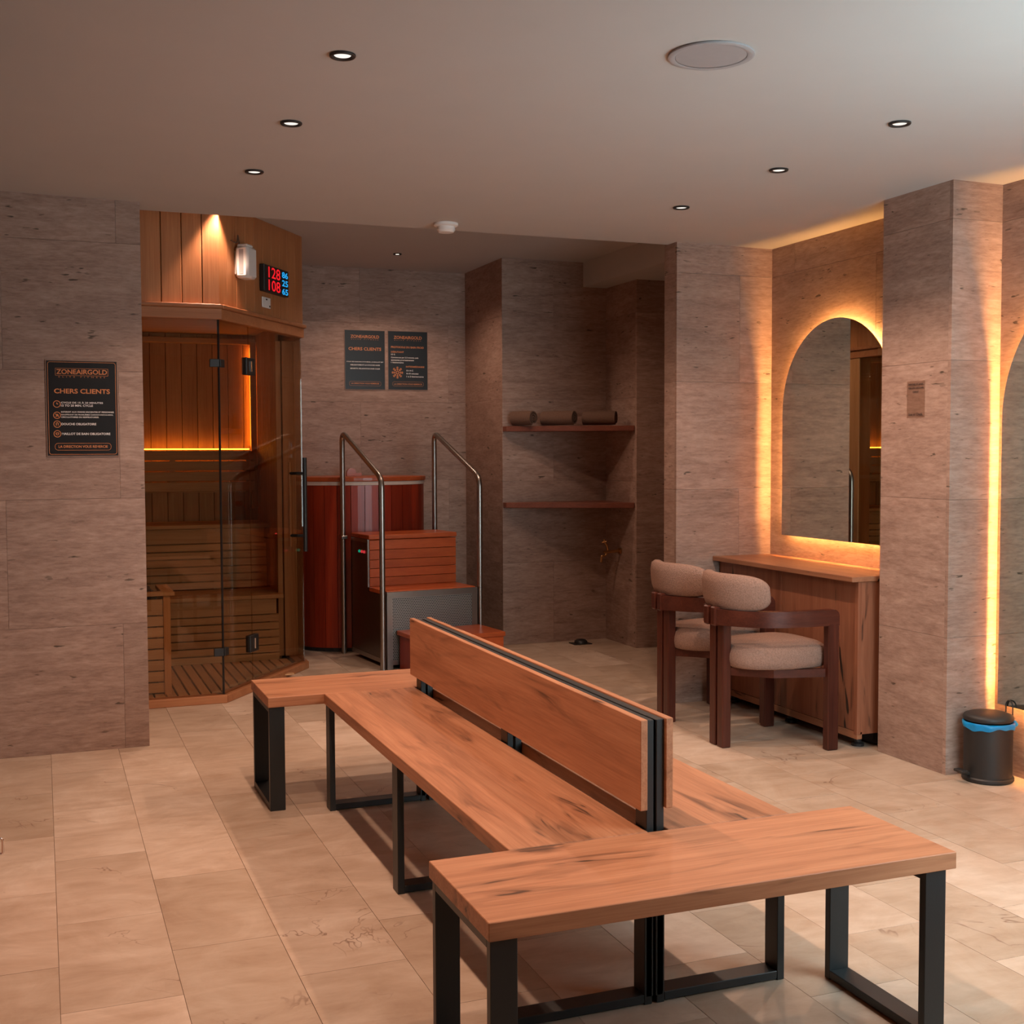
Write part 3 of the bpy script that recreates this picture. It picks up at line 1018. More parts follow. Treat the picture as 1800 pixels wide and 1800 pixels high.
# lower wooden step box in front
obj('step_top', sbox(0.06, W + 0.02, -0.39, -0.008, 0.225, 0.255, 0.004), 'tread_x', steps)
obj('step_front', sbox(0.075, W + 0.01, -0.38, -0.36, 0.0, 0.224, 0.002), 'tread_x', steps)
for u0 in (0.075, W - 0.01):
    obj('step_side', sbox(u0, u0 + 0.02, -0.36, -0.02, 0.0, 0.224, 0.002), 'stave', steps)
# handrails
for u0, zb in ((-0.024, 0.0), (W + 0.036, 0.0)):
    P0, P1 = st(u0, 0.77), st(u0, 0.02)
    path = bend([(*P0, zb), (*P0, 1.545), (*P1, 1.235), (*P1, zb)], 0.07, 7)
    hr = obj('handrail', tube(path, 0.0185, 14), 'steel', steps, smooth=50)
    obj('clamp', sbox(u0 - 0.02, u0 + 0.024, 0.745, 0.795, 0.80, 0.825, 0.003), 'steel', hr)


# ================================================================== NICHE: shelves, towels, tap, drain
def corner_shelf(z0, z1, label):
    poly = [(3.112, 8.198), (3.112, 8.135), (3.925, 7.722), (3.933, 7.722), (3.933, 8.198)]
    o = obj('corner_shelf', prism(poly, z0, z1, bev=0.003), 'shelf', base=True)
    return tag(o, label, 'shelf', 'niche shelves')


corner_shelf(1.548, 1.586, 'upper red wooden corner shelf carrying the rolled towels')
corner_shelf(1.0, 1.038, 'lower empty red wooden corner shelf in the niche')


def towel(c, rot, r, L, label, seed, squash=0.92):
    """rolled towel: thick spiral extruded along its axis"""
    rs = random.Random(seed)
    bm = bmesh.new()
    turns, n = 3.1, 76
    th = r / (turns + 0.35)
    out, inn = [], []
    for i in range(n + 1):
        a = 2 * PI * turns * i / n
        ro = r - th * turns * (1 - i / n)
        ro *= 1 + 0.02 * math.sin(3 * a + seed)
        ri = max(0.002, ro - th * 0.66)
        a2 = a - 2 * PI * turns - PI * 0.6
        out.append((ro * math.cos(a2), ro * math.sin(a2) * squash))
        inn.append((ri * math.cos(a2), ri * math.sin(a2) * squash))
    sec = out + inn[::-1]
    rings = []
    ca, sa = math.cos(rot), math.sin(rot)
    NL = 5
    for k in range(NL + 1):
        s = -L / 2 + L * k / NL
        e = 0.006 * abs(2 * k / NL - 1) ** 3
        rings.append([bm.verts.new((c[0] + ca * (s) - sa * x * (1 - e * 5), c[1] + sa * s + ca * x * (1 - e * 5), c[2] + r * squash + y * (1 - e * 5))) for x, y in sec])
    m = len(sec)
    for a, b in zip(rings, rings[1:]):
        for i in range(m):
            bm.faces.new((a[i], a[(i + 1) % m], b[(i + 1) % m], b[i]))
    for rg in (rings[0], rings[-1]):
        for i in range(n):
            bm.faces.new((rg[i], rg[i + 1], rg[m - 2 - i], rg[m - 1 - i]))
    bmesh.ops.recalc_face_normals(bm, faces=bm.faces[:])
    o = obj('rolled_towel', bm, 'towel', smooth=50, base=True)
    return tag(o, label, 'towel', 'rolled towels on the niche shelf')


da = math.atan2(-0.413, 0.813)
towel((3.235, 8.095, 1.588), math.radians(-56), 0.061, 0.17, 'brown rolled towel at the left tip of the shelf', 1)
towel((3.475, 8.02, 1.588), math.radians(-48), 0.061, 0.25, 'middle brown rolled towel on the upper shelf', 2)
towel((3.745, 7.905, 1.588), math.radians(-39), 0.060, 0.24, 'brown rolled towel nearest the shelf right end', 3)

tap = thing('wall_tap', 'aged brass wall tap with lever low on niche side wall', 'tap', (3.935, 7.95, 0.60))
b = tube([(3.934, 7.95, 0.678), (3.918, 7.95, 0.678)], 0.022, 16)
obj('flange', b, 'brass', tap, smooth=40)
obj('body', tube([(3.92, 7.95, 0.678), (3.86, 7.955, 0.676), (3.80, 7.96, 0.672)], 0.011, 12), 'brass', tap, smooth=40)
obj('spout', tube(bend([(3.83, 7.96, 0.673), (3.815, 7.96, 0.645), (3.785, 7.96, 0.645), (3.782, 7.96, 0.60)], 0.012, 4), 0.009, 10), 'brass', tap, smooth=40)
lv = obj('lever', tube(bend([(3.835, 7.96, 0.68), (3.832, 7.96, 0.715), (3.81, 7.96, 0.745), (3.805, 7.96, 0.765)], 0.015, 4), 0.007, 10), 'brass', tap, smooth=40)
obj('lever_knob', tube([(3.79, 7.965, 0.742), (3.82, 7.955, 0.75)], 0.006, 8), 'brass', lv, smooth=40)

dr = thing('floor_drain', 'small black raised drain cover on the niche floor', 'drain', (3.66, 8.05, 0))
obj('plate', Box(3.585, 3.725, 7.99, 8.10, 0.0, 0.005, bev=0.001), 'black', dr)
obj('cover', lathe([(0, 0.0052), (0.05, 0.0052), (0.047, 0.02), (0.032, 0.032), (0, 0.034)], (3.66, 8.05, 0), 20), 'black', dr, smooth=40)


# ================================================================== VANITY RECESS
van = thing('vanity_counter', 'oak vanity counter below the arched mirror', 'vanity', (3.70, 5.29, 0))
obj('carcass', Box(3.562, 3.875, 4.69, 5.90, 0.07, 0.788), 'vanity_z', van)
obj('front_panel', Box(3.541, 3.560, 4.692, 5.297, 0.085, 0.786, bev=0.0015), 'vanity_z', van)
obj('front_panel', Box(3.541, 3.560, 5.300, 5.905, 0.085, 0.786, bev=0.0015), 'vanity_z', van)
obj('end_panel', Box(3.541, 3.875, 4.668, 4.689, 0.07, 0.789, bev=0.0015), 'vanity_z', van)
obj('edge_strip', Box(3.5395, 3.561, 4.6665, 4.6915, 0.07, 0.789, bev=0.001), 'vanity_z', van)
obj('bottom_rail', Box(3.541, 3.57, 4.668, 5.905, 0.048, 0.083, bev=0.001), 'vanity_y', van)
obj('top', Box(3.50, 3.878, 4.66, 5.915, 0.790, 0.815, bev=0.002), 'vanity_y', van)
for y in (4.74, 5.29, 5.84):
    for x in (3.60, 3.82):
        obj('foot', lathe([(0, 0.0), (0.03, 0.0), (0.03, 0.012), (0.018, 0.02), (0.018, 0.07), (0, 0.07)], (x, y, 0), 16), 'black', van)
obj('plinth', Box(3.66, 3.80, 4.70, 5.88, 0.012, 0.0695), 'black', van)


def arch(yc, hw, z0, zs, n=40):
    """closed outline (y, z): rectangle with a semicircular top"""
    pts = [(yc - hw, z0), (yc + hw, z0)]
    for i in range(n + 1):
        a = PI * i / n
        pts.append((yc + hw * math.cos(a), zs + hw * math.sin(a)))
    return pts


def yz_prism(pts, x0, x1, bm=None):
    bm = bm or bmesh.new()
    t = bmesh.new()
    a = [t.verts.new((x0, y, z)) for y, z in pts]
    b = [t.verts.new((x1, y, z)) for y, z in pts]
    t.faces.new(a)
    t.faces.new(b[::-1])
    n = len(pts)
    for i in range(n):
        t.faces.new((a[i], a[(i + 1) % n], b[(i + 1) % n], b[i]))
    bmesh.ops.recalc_face_normals(t, faces=t.faces[:])
    merge(bm, t)
    return bm


def yz_ribbon(pts, x0, x1):
    bm = bmesh.new()
    a = [bm.verts.new((x0, y, z)) for y, z in pts]
    b = [bm.verts.new((x1, y, z)) for y, z in pts]
    n = len(pts)
    for i in range(n):
        bm.faces.new((a[i], a[(i + 1) % n], b[(i + 1) % n], b[i]))
    bmesh.ops.recalc_face_normals(bm, faces=bm.faces[:])
    return bm


def arch_mirror(label, yc, hw, z0, zs):
    m = thing('arched_mirror', label, 'mirror', (3.879, yc, z0))
    obj('mirror_glass', yz_prism(arch(yc, hw, z0, zs), 3.843, 3.848), 'mirror', m)
    i = 0.045
    obj('backing', yz_prism(arch(yc, hw - i, z0 + i, zs), 3.8485, 3.879), 'grey', m)
    i -= 0.004
    obj('led_strip', yz_ribbon(arch(yc, hw - i, z0 + i, zs), 3.853, 3.866), 'led', m)


arch_mirror('smaller backlit arched mirror over the vanity counter', 5.28, 0.472, 0.935, 1.615)
arch_mirror('tall backlit arched mirror behind the black pedal bin', 3.50, 0.60, 0.305, 1.53)


# ---- chairs
def make_chair(label, c):
    X0, Y0 = c
    ch = thing('armchair', label, 'chair', (X0, Y0, 0), 'boucle armchairs at the vanity')
    for s in (-1, 1):
        ya, yb = sorted((s * 0.008, s * 0.062))
        obj('leg', Box(X0 - 0.245, X0 - 0.198, Y0 + ya, Y0 + yb, 0, 0.66, bev=0.005), 'walnut_z', ch)
        ya, yb = sorted((s * 0.244, s * 0.288))
        obj('leg', Box(X0 + 0.185, X0 + 0.245, Y0 + ya, Y0 + yb, 0, 0.60, bev=0.005), 'walnut_z', ch)
        path = []
        ctrl = [(-0.262, 0.030), (-0.245, 0.075), (-0.20, 0.145), (-0.135, 0.205), (-0.05, 0.245), (0.05, 0.263), (0.15, 0.266), (0.215, 0.266)]
        for i in range(len(ctrl) - 1):
            p0 = ctrl[max(0, i - 1)]
            p1, p2 = ctrl[i], ctrl[i + 1]
            p3 = ctrl[min(len(ctrl) - 1, i + 2)]
            for k in range(4):
                t_ = k / 4
                path.append(tuple(0.5 * (2 * b_ + (c_ - a_) * t_ + (2 * a_ - 5 * b_ + 4 * c_ - d_) * t_ ** 2 + (3 * b_ - a_ - 3 * c_ + d_) * t_ ** 3)
                                  for a_, b_, c_, d_ in zip(p0, p1, p2, p3)))
        path.append(ctrl[-1])
        bm = sweep_rect([(X0 + x, Y0 + s * y) for x, y in path], 0.042, 0.588, 0.662)
        # rounded outer corner where the arm turns down into the front leg
        poly = [(0.215, 0.588), (0.215, 0.662)] + [(0.215 + 0.03 * math.sin(a), 0.632 + 0.03 * math.cos(a)) for a in [PI / 2 * i / 5 for i in range(1, 6)]] + [(0.245, 0.588)]
        t = bmesh.new()
        a_ = [t.verts.new((X0 + x, Y0 + s * 0.245, z)) for x, z in poly]
        b_ = [t.verts.new((X0 + x, Y0 + s * 0.287, z)) for x, z in poly]
        t.faces.new(a_)
        t.faces.new(b_[::-1])
        for i in range(len(poly)):
            t.faces.new((a_[i], a_[(i + 1) % len(poly)], b_[(i + 1) % len(poly)], b_[i]))
        bmesh.ops.recalc_face_normals(t, faces=t.faces[:])
        merge(bm, t)
        obj('arm_rail', bm, 'walnut_x', ch, smooth=30)
        obj('cap_block', Box(X0 - 0.285, X0 - 0.195, *sorted((Y0 + s * 0.010, Y0 + s * 0.052)), 0.582, 0.672, bev=0.006), 'walnut_x', ch)
        obj('seat_rail', sweep_rect([(X0 - 0.20, Y0 + s * 0.04), (X0 - 0.05, Y0 + s * 0.19), (X0 + 0.19, Y0 + s * 0.25)], 0.03, 0.345, 0.383), 'walnut_x', ch)
    # seat cushion
    bm = bmesh.new()
    prof = [(0.0, 0.384), (0.93, 0.384), (0.98, 0.392), (1.0, 0.42), (0.995, 0.452), (0.965, 0.474), (0.88, 0.489), (0.5, 0.503), (0.0, 0.508)]
    n = 48
    rings = []
    for r, z in prof:
        if r == 0:
            rings.append([bm.verts.new((X0 + 0.032, Y0, z))])
            continue
        rg = []
        for i in range(n):
            a = 2 * PI * i / n
            cs, sn = math.cos(a), math.sin(a)
            e = 4.0
            rr = (abs(cs / 0.243) ** e + abs(sn / 0.241) ** e) ** (-1 / e)
            # narrower towards the back
            taper = 1.0 - 0.34 * max(0.0, -cs) ** 1.5
            rg.append(bm.verts.new((X0 + 0.032 + r * rr * cs, Y0 + r * rr * sn * taper, z + (0.006 * cs if z > 0.45 else 0))))
        rings.append(rg)
    for a, b in zip(rings, rings[1:]):
        for i in range(n):
            j = (i + 1) % n
            if len(a) == 1:
                bm.faces.new((a[0], b[i], b[j]))
            elif len(b) == 1:
                bm.faces.new((a[i], a[j], b[0]))
            else:
                bm.faces.new((a[i], a[j], b[j], b[i]))
    bmesh.ops.recalc_face_normals(bm, faces=bm.faces[:])
    obj('seat_cushion', bm, 'fabric', ch, smooth=80)
    # curved back pad with rounded ends
    bm = bmesh.new()
    N, K = 26, 14
    R, cxx = 0.265, 0.035
    rings = []
    for i in range(N + 1):
        q = -1 + 2 * i / N
        q = math.sin(q * PI / 2)
        th = q * math.radians(62)
        endf = max(0.0, 1 - abs(q) ** 5) ** 0.5
        hh = 0.088 * (0.25 + 0.75 * endf) if abs(q) < 0.9999 else 0.004
        tt = 0.036 * (0.3 + 0.7 * endf) if abs(q) < 0.9999 else 0.003
        rg = []
        for k in range(K):
            a = 2 * PI * k / K
            cs, sn = math.cos(a), math.sin(a)
            e = 3.0
            rr = (abs(cs) ** e + abs(sn) ** e) ** (-1 / e)
            rad = R + tt * rr * cs
            zz = 0.742 + hh * rr * sn
            lean = -0.10 * (zz - 0.66)
            rg.append(bm.verts.new((X0 + cxx - rad * math.cos(th) + lean, Y0 + rad * math.sin(th), zz)))
        rings.append(rg)
    for a, b in zip(rings, rings[1:]):
        for k in range(K):
            bm.faces.new((a[k], a[(k + 1) % K], b[(k + 1) % K], b[k]))
    bm.faces.new(rings[0])
    bm.faces.new(rings[-1][::-1])
    bmesh.ops.recalc_face_normals(bm, faces=bm.faces[:])
    obj('back_cushion', bm, 'fabric', ch, smooth=80)
    return ch


chair = make_chair('pinkish boucle armchair with dark wooden frame nearest the pillar', (3.215, 4.985))
index_children()
c2 = copy_tree(chair)
c2.location = (3.240, 5.565, 0)
WORLD[c2.name] = Vector(c2.location)
c2['label'] = 'pinkish boucle armchair with dark wooden frame nearest the shelf niche'

# ---- pedal bin
BX, BY = 3.735, 4.035
pb_ = thing('pedal_bin', 'round black pedal bin with blue liner edge', 'bin', (BX, BY, 0))
obj('base', lathe([(0, 0), (0.100, 0), (0.106, 0.006), (0.106, 0.016), (0.100, 0.022), (0, 0.022)], (BX, BY, 0), 40), 'bin_black', pb_, smooth=40)
obj('body', lathe([(0, 0.0222), (0.098, 0.0222), (0.0995, 0.245), (0.0955, 0.245), (0.0955, 0.05), (0, 0.05)], (BX, BY, 0), 48), 'bin_black', pb_, smooth=40)
lid = obj('lid', lathe([(0, 0.258), (0.099, 0.258), (0.102, 0.263), (0.102, 0.272), (0.097, 0.280), (0.075, 0.288), (0.045, 0.292), (0, 0.293)], (BX, BY, 0), 48), 'bin_black', pb_, smooth=40)
rb = random.Random(3)
bm = bmesh.new()
N = 64
rings = []
for i in range(N):
    a = 2 * PI * i / N
    w1 = 0.0025 * math.sin(5 * a) + 0.002 * math.sin(11 * a + 1)
    drop = 0.228 + 0.006 * math.sin(3 * a + 0.6) + 0.003 * math.sin(9 * a)
    prof = [(0.0965, 0.251), (0.1015, 0.2535), (0.106 + w1, 0.249), (0.1055 + w1 * 1.5, 0.24), (0.1035 + w1, drop), (0.1005, drop + 0.002)]
    rings.append([bm.verts.new((BX + r * math.cos(a), BY + r * math.sin(a), z)) for r, z in prof])
for i in range(N):
    a, b = rings[i], rings[(i + 1) % N]
    for k in range(5):
        bm.faces.new((a[k], a[k + 1], b[k + 1], b[k]))
bmesh.ops.recalc_face_normals(bm, faces=bm.faces[:])
obj('liner', bm, 'blue', pb_, smooth=60)
lb = bmesh.new()
q = bmesh.ops.create_icosphere(lb, subdivisions=2, radius=0.014)
kx, ky = BX + 0.105 * math.cos(-0.55), BY + 0.105 * math.sin(-0.55)
for v in q['verts']:
    v.co = Vector((kx + v.co.x * rb.uniform(0.7, 1.2), ky + v.co.y * rb.uniform(0.7, 1.2), 0.243 + v.co.z * 1.1))
obj('liner_knot', lb, 'blue', pb_, smooth=60)
hx, hy = math.cos(0.15), math.sin(0.15)
hp = [(BX + 0.104 * math.cos(a), BY + 0.104 * math.sin(a), z) for a, z in ((0.10, 0.265), (0.10, 0.322), (-0.12, 0.337), (-0.34, 0.322), (-0.34, 0.265))]
obj('handle', tube(bend(hp, 0.018, 5), 0.003, 8), 'bin_black', pb_, smooth=50)
obj('hinge', Box(BX + 0.088, BX + 0.112, BY - 0.03, BY + 0.03, 0.245, 0.27, bev=0.004), 'bin_black', pb_)
pa = math.radians(178)
px, py = math.cos(pa), math.sin(pa)
pd = obj('pedal', tube([(BX + 0.085 * px, BY + 0.085 * py, 0.030), (BX + 0.125 * px, BY + 0.125 * py, 0.040), (BX + 0.150 * px, BY + 0.150 * py, 0.050)], 0.009, 8), 'bin_black', pb_)
obj('pedal_pad', seg_box((BX + 0.14 * px - 0.028 * py, BY + 0.14 * py + 0.028 * px), (BX + 0.14 * px + 0.028 * py, BY + 0.14 * py - 0.028 * px), -0.016, 0.016, 0.044, 0.056, bev=0.003), 'bin_black', pd)


# ================================================================== BENCHES
ZS, TH = 0.45, 0.040


def loop_frame(parent, ax, c, a0, a1, w=0.06, t=0.022):
    """closed flat-tube leg frame; ax = direction in which the loop is wide"""
    z1 = ZS - TH

    def bb(a, b, z0, z1_, name):
        if ax == 'y':
            return obj(name, Box(c - w / 2, c + w / 2, a, b, z0, z1_, bev=0.0015), 'black_metal', parent)
        return obj(name, Box(a, b, c - w / 2, c + w / 2, z0, z1_, bev=0.0015), 'black_metal', parent)
    bb(a0, a0 + t, 0.0, z1, 'leg')
    bb(a1 - t, a1, 0.0, z1, 'leg')
    bb(a0 + t, a1 - t, 0.004, 0.004 + t, 'foot_bar')
    bb(a0 + t, a1 - t, z1 - t, z1, 'top_bar')


def cross_bench(label, x0, x1, y0, y1):
    b = thing('bench', label, 'bench', ((x0 + x1) / 2, (y0 + y1) / 2, 0), 'cross benches at the ends of the seating island')
    obj('seat', Box(x0, x1, y0, y1, ZS - TH, ZS, bev=0.0015), 'oak_x', b)
    loop_frame(b, 'y', x0 + 0.035, y0 + 0.006, y1 - 0.01)
    loop_frame(b, 'y', x1 - 0.055, y0 + 0.006, y1 - 0.01)


cross_bench('short wooden bench crossing the far end of the seating island', 0.805, 2.0, 4.703, 5.108)
cross_bench('short wooden bench crossing the near end of the seating island', 0.824, 2.005, 2.262, 2.668)


def long_bench(label, x0, x1, xb0, xb1, xp0, xp1):
    b = thing('bench', label, 'bench', ((x0 + x1) / 2, 3.69, 0), 'long benches back to back')
    obj('seat', Box(x0, x1, 2.671, 4.700, ZS - TH, ZS, bev=0.0015), 'oak_y', b)
    for y in (2.715, 3.69, 4.655):
        loop_frame(b, 'x', y, min(x0, xp0) + 0.003, max(x1, xp1) - 0.003)
        obj('back_post', Box(xp0, xp1, y - 0.03, y + 0.03, 0.02, 0.728, bev=0.0015), 'black_metal', b)
    obj('back_rail', Box(xp0, xp1, 2.69, 4.69, 0.690, 0.7275, bev=0.0015), 'black_metal', b)
    obj('backrest', Box(xb0, xb1, 2.676, 4.705, 0.502, 0.731, bev=0.0015), 'oak_y', b)


long_bench('long wooden bench with backrest on the sauna side of the island', 1.025, 1.398, 1.380, 1.400, 1.4008, 1.4215)
long_bench('long wooden bench with backrest on the vanity side of the island', 1.4535, 1.815, 1.4515, 1.4715, 1.4285, 1.4507)


# ================================================================== NOTICES
def poster(name, label, org, u, w, h, rows, rings=(), extra=None):
    """org = lower left corner on the wall, u = reading direction"""
    U = Vector(u)
    V = Vector((0, 0, 1))
    n = U.cross(V)
    o = Vector(org)
    p = thing(name, label, 'notice', tuple(o + U * w / 2))

    def slab(x0, x1, y0, y1, d0, d1):
        q = [o + U * x + V * y + n * d for d in (d0, d1) for x, y in ((x0, y0), (x1, y0), (x1, y1), (x0, y1))]
        return hexa(bmesh.new(), q)
    obj('backing', slab(0, w, 0, h, 0.0005, 0.004), 'poster_edge', p)
    obj('sheet', slab(0.004, w - 0.004, 0.004, h - 0.004, 0.004, 0.005), 'poster', p)
    f = n * 0.0055
    for body, x, y, tw, th_, al, mt, bold, spc in rows:
        obj('lettering', text_bm(body, o + f + U * (x * w) + V * (y * h), U, V, tw * w, th_ * h, al, bold, spc, 0.0003), mt, p)
    for x, y, rw, rh, rr, t_ in rings:
        obj('outline', flat_ring(o + f + U * (x * w) + V * (y * h), U, V, rw * w, rh * h, rr * w, t_ * w, 0.0002), 'gold', p)
    if extra:
        extra(p, o + f, U, V)
    return p


def icon_marks(w, h):
    def go(p, o, U, V):
        for yy, kind in ((0.543, 0), (0.427, 1), (0.335, 2), (0.235, 3)):
            c = o + U * (0.148 * w) + V * (yy * h)
            s = 0.022 * w
            bm = bmesh.new()
            if kind == 0:
                segs = [((0, 0), (0, 1)), ((0, 0), (0.8, 0))]
            elif kind == 1:
                segs = [((-1, 1), (1, -1)), ((-0.7, -1), (0.2, 0.8)), ((0.2, 0.8), (0.8, -0.2))]
            elif kind == 2:
                segs = [((-0.9, 0.3), (0, 1.1)), ((0, 1.1), (0.9, 0.3)), ((-0.6, 0.2), (-0.6, -0.9)), ((0.6, 0.2), (0.6, -0.9))]
            else:
                segs = [((-1, 0.6), (1, 0.6)), ((-1, 0.6), (-0.6, -0.7)), ((1, 0.6), (0.6, -0.7)), ((-0.6, -0.7), (0.6, -0.7))]
            for a, b in segs:
                a, b = Vector(a) * s, Vector(b) * s
                d = (b - a).normalized()
                q = Vector((-d.y, d.x)) * 0.0018
                v = [bm.verts.new(c + U * k.x + V * k.y + U.cross(V) * 0.0003) for k in (a - q, b - q, b + q, a + q)]
                bm.faces.new(v)
            obj('pictogram', bm, 'gold', p)
    return go


ROWS1 = [
    ('ZONEAIRGOLD', 0.5, 0.855, 0.70, 0.048, 'CENTER', 'gold', 0.02, 1.0),
    ('ELITE FITNESS', 0.5, 0.818, 0.64, 0.014, 'CENTER', 'gold', 0.0, 2.2),
    ('CHERS CLIENTS', 0.5, 0.655, 0.77, 0.048, 'CENTER', 'gold', 0.02, 1.0),
    ('CYCLE DE 15 À 20 MINUTES', 0.205, 0.55, 0.58, 0.021, 'LEFT', 'print_white', 0.02, 1.0),
    ('15 TO 20 MIN. CYCLE', 0.205, 0.518, 0.44, 0.021, 'LEFT', 'print_white', 0.02, 1.0),
    ('INTERDIT AUX FEMMES ENCEINTES ET PERSONNES', 0.205, 0.455, 0.73, 0.0145, 'LEFT', 'print_white', 0.02, 1.0),
    ('SOUFFRANT DE PROBLÈMES CARDIOVASCULAIRES,', 0.205, 0.428, 0.72, 0.0145, 'LEFT', 'print_white', 0.02, 1.0),
    ('CIRCULATOIRES OU RESPIRATOIRES.', 0.205, 0.401, 0.52, 0.0145, 'LEFT', 'print_white', 0.02, 1.0),
    ('DOUCHE OBLIGATOIRE', 0.205, 0.326, 0.48, 0.022, 'LEFT', 'print_white', 0.02, 1.0),
    ('MAILLOT DE BAIN OBLIGATOIRE', 0.21, 0.224, 0.67, 0.023, 'LEFT', 'print_white', 0.02, 1.0),
    ('LA DIRECTION VOUS REMERCIE', 0.5, 0.090, 0.68, 0.026, 'CENTER', 'gold', 0.02, 1.0),
]
RINGS1 = [(0.5, 0.5, 0.94, 0.96, 0.035, 0.006), (0.5, 0.876, 0.73, 0.076, 0.006, 0.004), (0.5, 0.101, 0.78, 0.075, 0.045, 0.005)] + \
         [(0.148, yy, 0.105, 0.105 * 0.317 / 0.448, 0.0524, 0.010) for yy in (0.543, 0.427, 0.335, 0.235)]
poster('notice_board', 'large black and gold notice on the wall left of the sauna', (0.030, 5.999, 1.388), (1, 0, 0), 0.317, 0.445, ROWS1, RINGS1, icon_marks(0.317, 0.445))
ROWS2 = [
    ('ZONEAIRGOLD', 0.5, 0.865, 0.70, 0.05, 'CENTER', 'gold', 0.02, 1.0),
    ('ELITE FITNESS', 0.5, 0.835, 0.66, 0.013, 'CENTER', 'gold', 0.0, 2.2),
    ('CHERS CLIENTS', 0.5, 0.66, 0.80, 0.05, 'CENTER', 'gold', 0.02, 1.0),
    ("POUR DES RAISONS D'HYGIÈNE, LE MAILLOT EST", 0.5, 0.46, 0.90, 0.020, 'CENTER', 'print_white', 0.02, 1.0),
    ('OBLIGATOIRE ET LA DOUCHE AUSSI', 0.5, 0.405, 0.72, 0.020, 'CENTER', 'print_white', 0.02, 1.0),
    ('BENEFITS: RELAXATION AND CALM', 0.5, 0.345, 0.72, 0.020, 'CENTER', 'print_white', 0.02, 1.0),
    ('LA DIRECTION VOUS REMERCIE', 0.5, 0.095, 0.68, 0.024, 'CENTER', 'gold', 0.02, 1.0),
]
RINGS2 = [(0.5, 0.104, 0.78, 0.075, 0.045, 0.004)]
poster('notice_board', 'left one of the paired black notices above the tub', (2.148, 9.009, 1.876), (1, 0, 0), 0.316, 0.450, ROWS2, RINGS2)
ROWS3 = [
    ('ZONEAIRGOLD', 0.5, 0.865, 0.70, 0.05, 'CENTER', 'gold', 0.02, 1.0),
    ('ELITE FITNESS', 0.5, 0.835, 0.66, 0.013, 'CENTER', 'gold', 0.0, 2.2),
    ('PROTOCOLE DU BAIN FROID', 0.08, 0.71, 0.82, 0.032, 'LEFT', 'gold', 0.02, 1.0),
    ('DÉBUTANT', 0.08, 0.63, 0.32, 0.034, 'LEFT', 'gold', 0.02, 1.0),
    ('15 C', 0.08, 0.59, 0.10, 0.022, 'LEFT', 'print_white', 0.02, 1.0),
    ('Commencez par 2-3 minutes, puis', 0.08, 0.54, 0.68, 0.022, 'LEFT', 'print_white', 0.02, 1.0),
    ('augmentez progressivement', 0.08, 0.495, 0.57, 0.022, 'LEFT', 'print_white', 0.02, 1.0),
    ('1 fois/semaine', 0.08, 0.455, 0.31, 0.022, 'LEFT', 'print_white', 0.02, 1.0),
    ('INTERMÉDIAIRE', 0.45, 0.385, 0.46, 0.032, 'LEFT', 'gold', 0.02, 1.0),
    ('10-14 C', 0.46, 0.32, 0.17, 0.024, 'LEFT', 'print_white', 0.02, 1.0),
    ('8-10 minutes', 0.46, 0.27, 0.30, 0.024, 'LEFT', 'print_white', 0.02, 1.0),
    ('1 à 2 fois/semaine', 0.46, 0.22, 0.43, 0.024, 'LEFT', 'print_white', 0.02, 1.0),
    ('LA DIRECTION VOUS REMERCIE', 0.5, 0.09, 0.70, 0.024, 'CENTER', 'gold', 0.02, 1.0),
]


def snowflake(p, o, U, V):
    c = o + U * (0.235 * 0.318) + V * (0.295 * 0.450)
    bm = bmesh.new()

    def bar(a, b, wd):
        d = (b - a).normalized()
        q = Vector((-d.y, d.x)) * wd
        bm.faces.new([bm.verts.new(c + U * k.x + V * k.y + U.cross(V) * 0.0004) for k in (a - q, b - q, b + q, a + q)])
    R = 0.046
    for i in range(8):
        a = 2 * PI * i / 8
        d = Vector((math.cos(a), math.sin(a)))
        bar(d * 0.006, d * R, 0.0028)
        for f0 in (0.45, 0.72):
            for s in (-1, 1):
                e = Vector((math.cos(a + s * 0.8), math.sin(a + s * 0.8)))
                bar(d * R * f0, d * R * f0 + e * R * 0.27, 0.0022)
    obj('snowflake', bm, 'gold', p)


poster('notice_board', 'right one of the paired black notices with gold snowflake', (2.484, 9.009, 1.878), (1, 0, 0), 0.318, 0.450, ROWS3, RINGS2, snowflake)

# clear plaque on the pillar (its square code is left out)
pq = thing('acrylic_plaque', 'small clear plaque with dark lettering on the pillar', 'plaque', (3.614, 4.373, 1.545))
obj('plate', Box(3.6115, 3.6145, 4.315, 4.432, 1.545, 1.708, bev=0.0005), 'clear', pq)
pu, pv_ = Vector((0, -1, 0)), Vector((0, 0, 1))
for body, z, wd, hh in (('Scannez ici pour', 1.690, 0.100, 0.010), ('nous dire votre avis', 1.674, 0.100, 0.010), ('merci', 1.658, 0.038, 0.008), ('Scan or Check', 1.556, 0.092, 0.011)):
    obj('lettering', text_bm(body, Vector((3.6112, 4.373, z)), pu, pv_, wd, hh, 'CENTER', 0.02, 1.0, 0.0003), 'print_dark', pq)


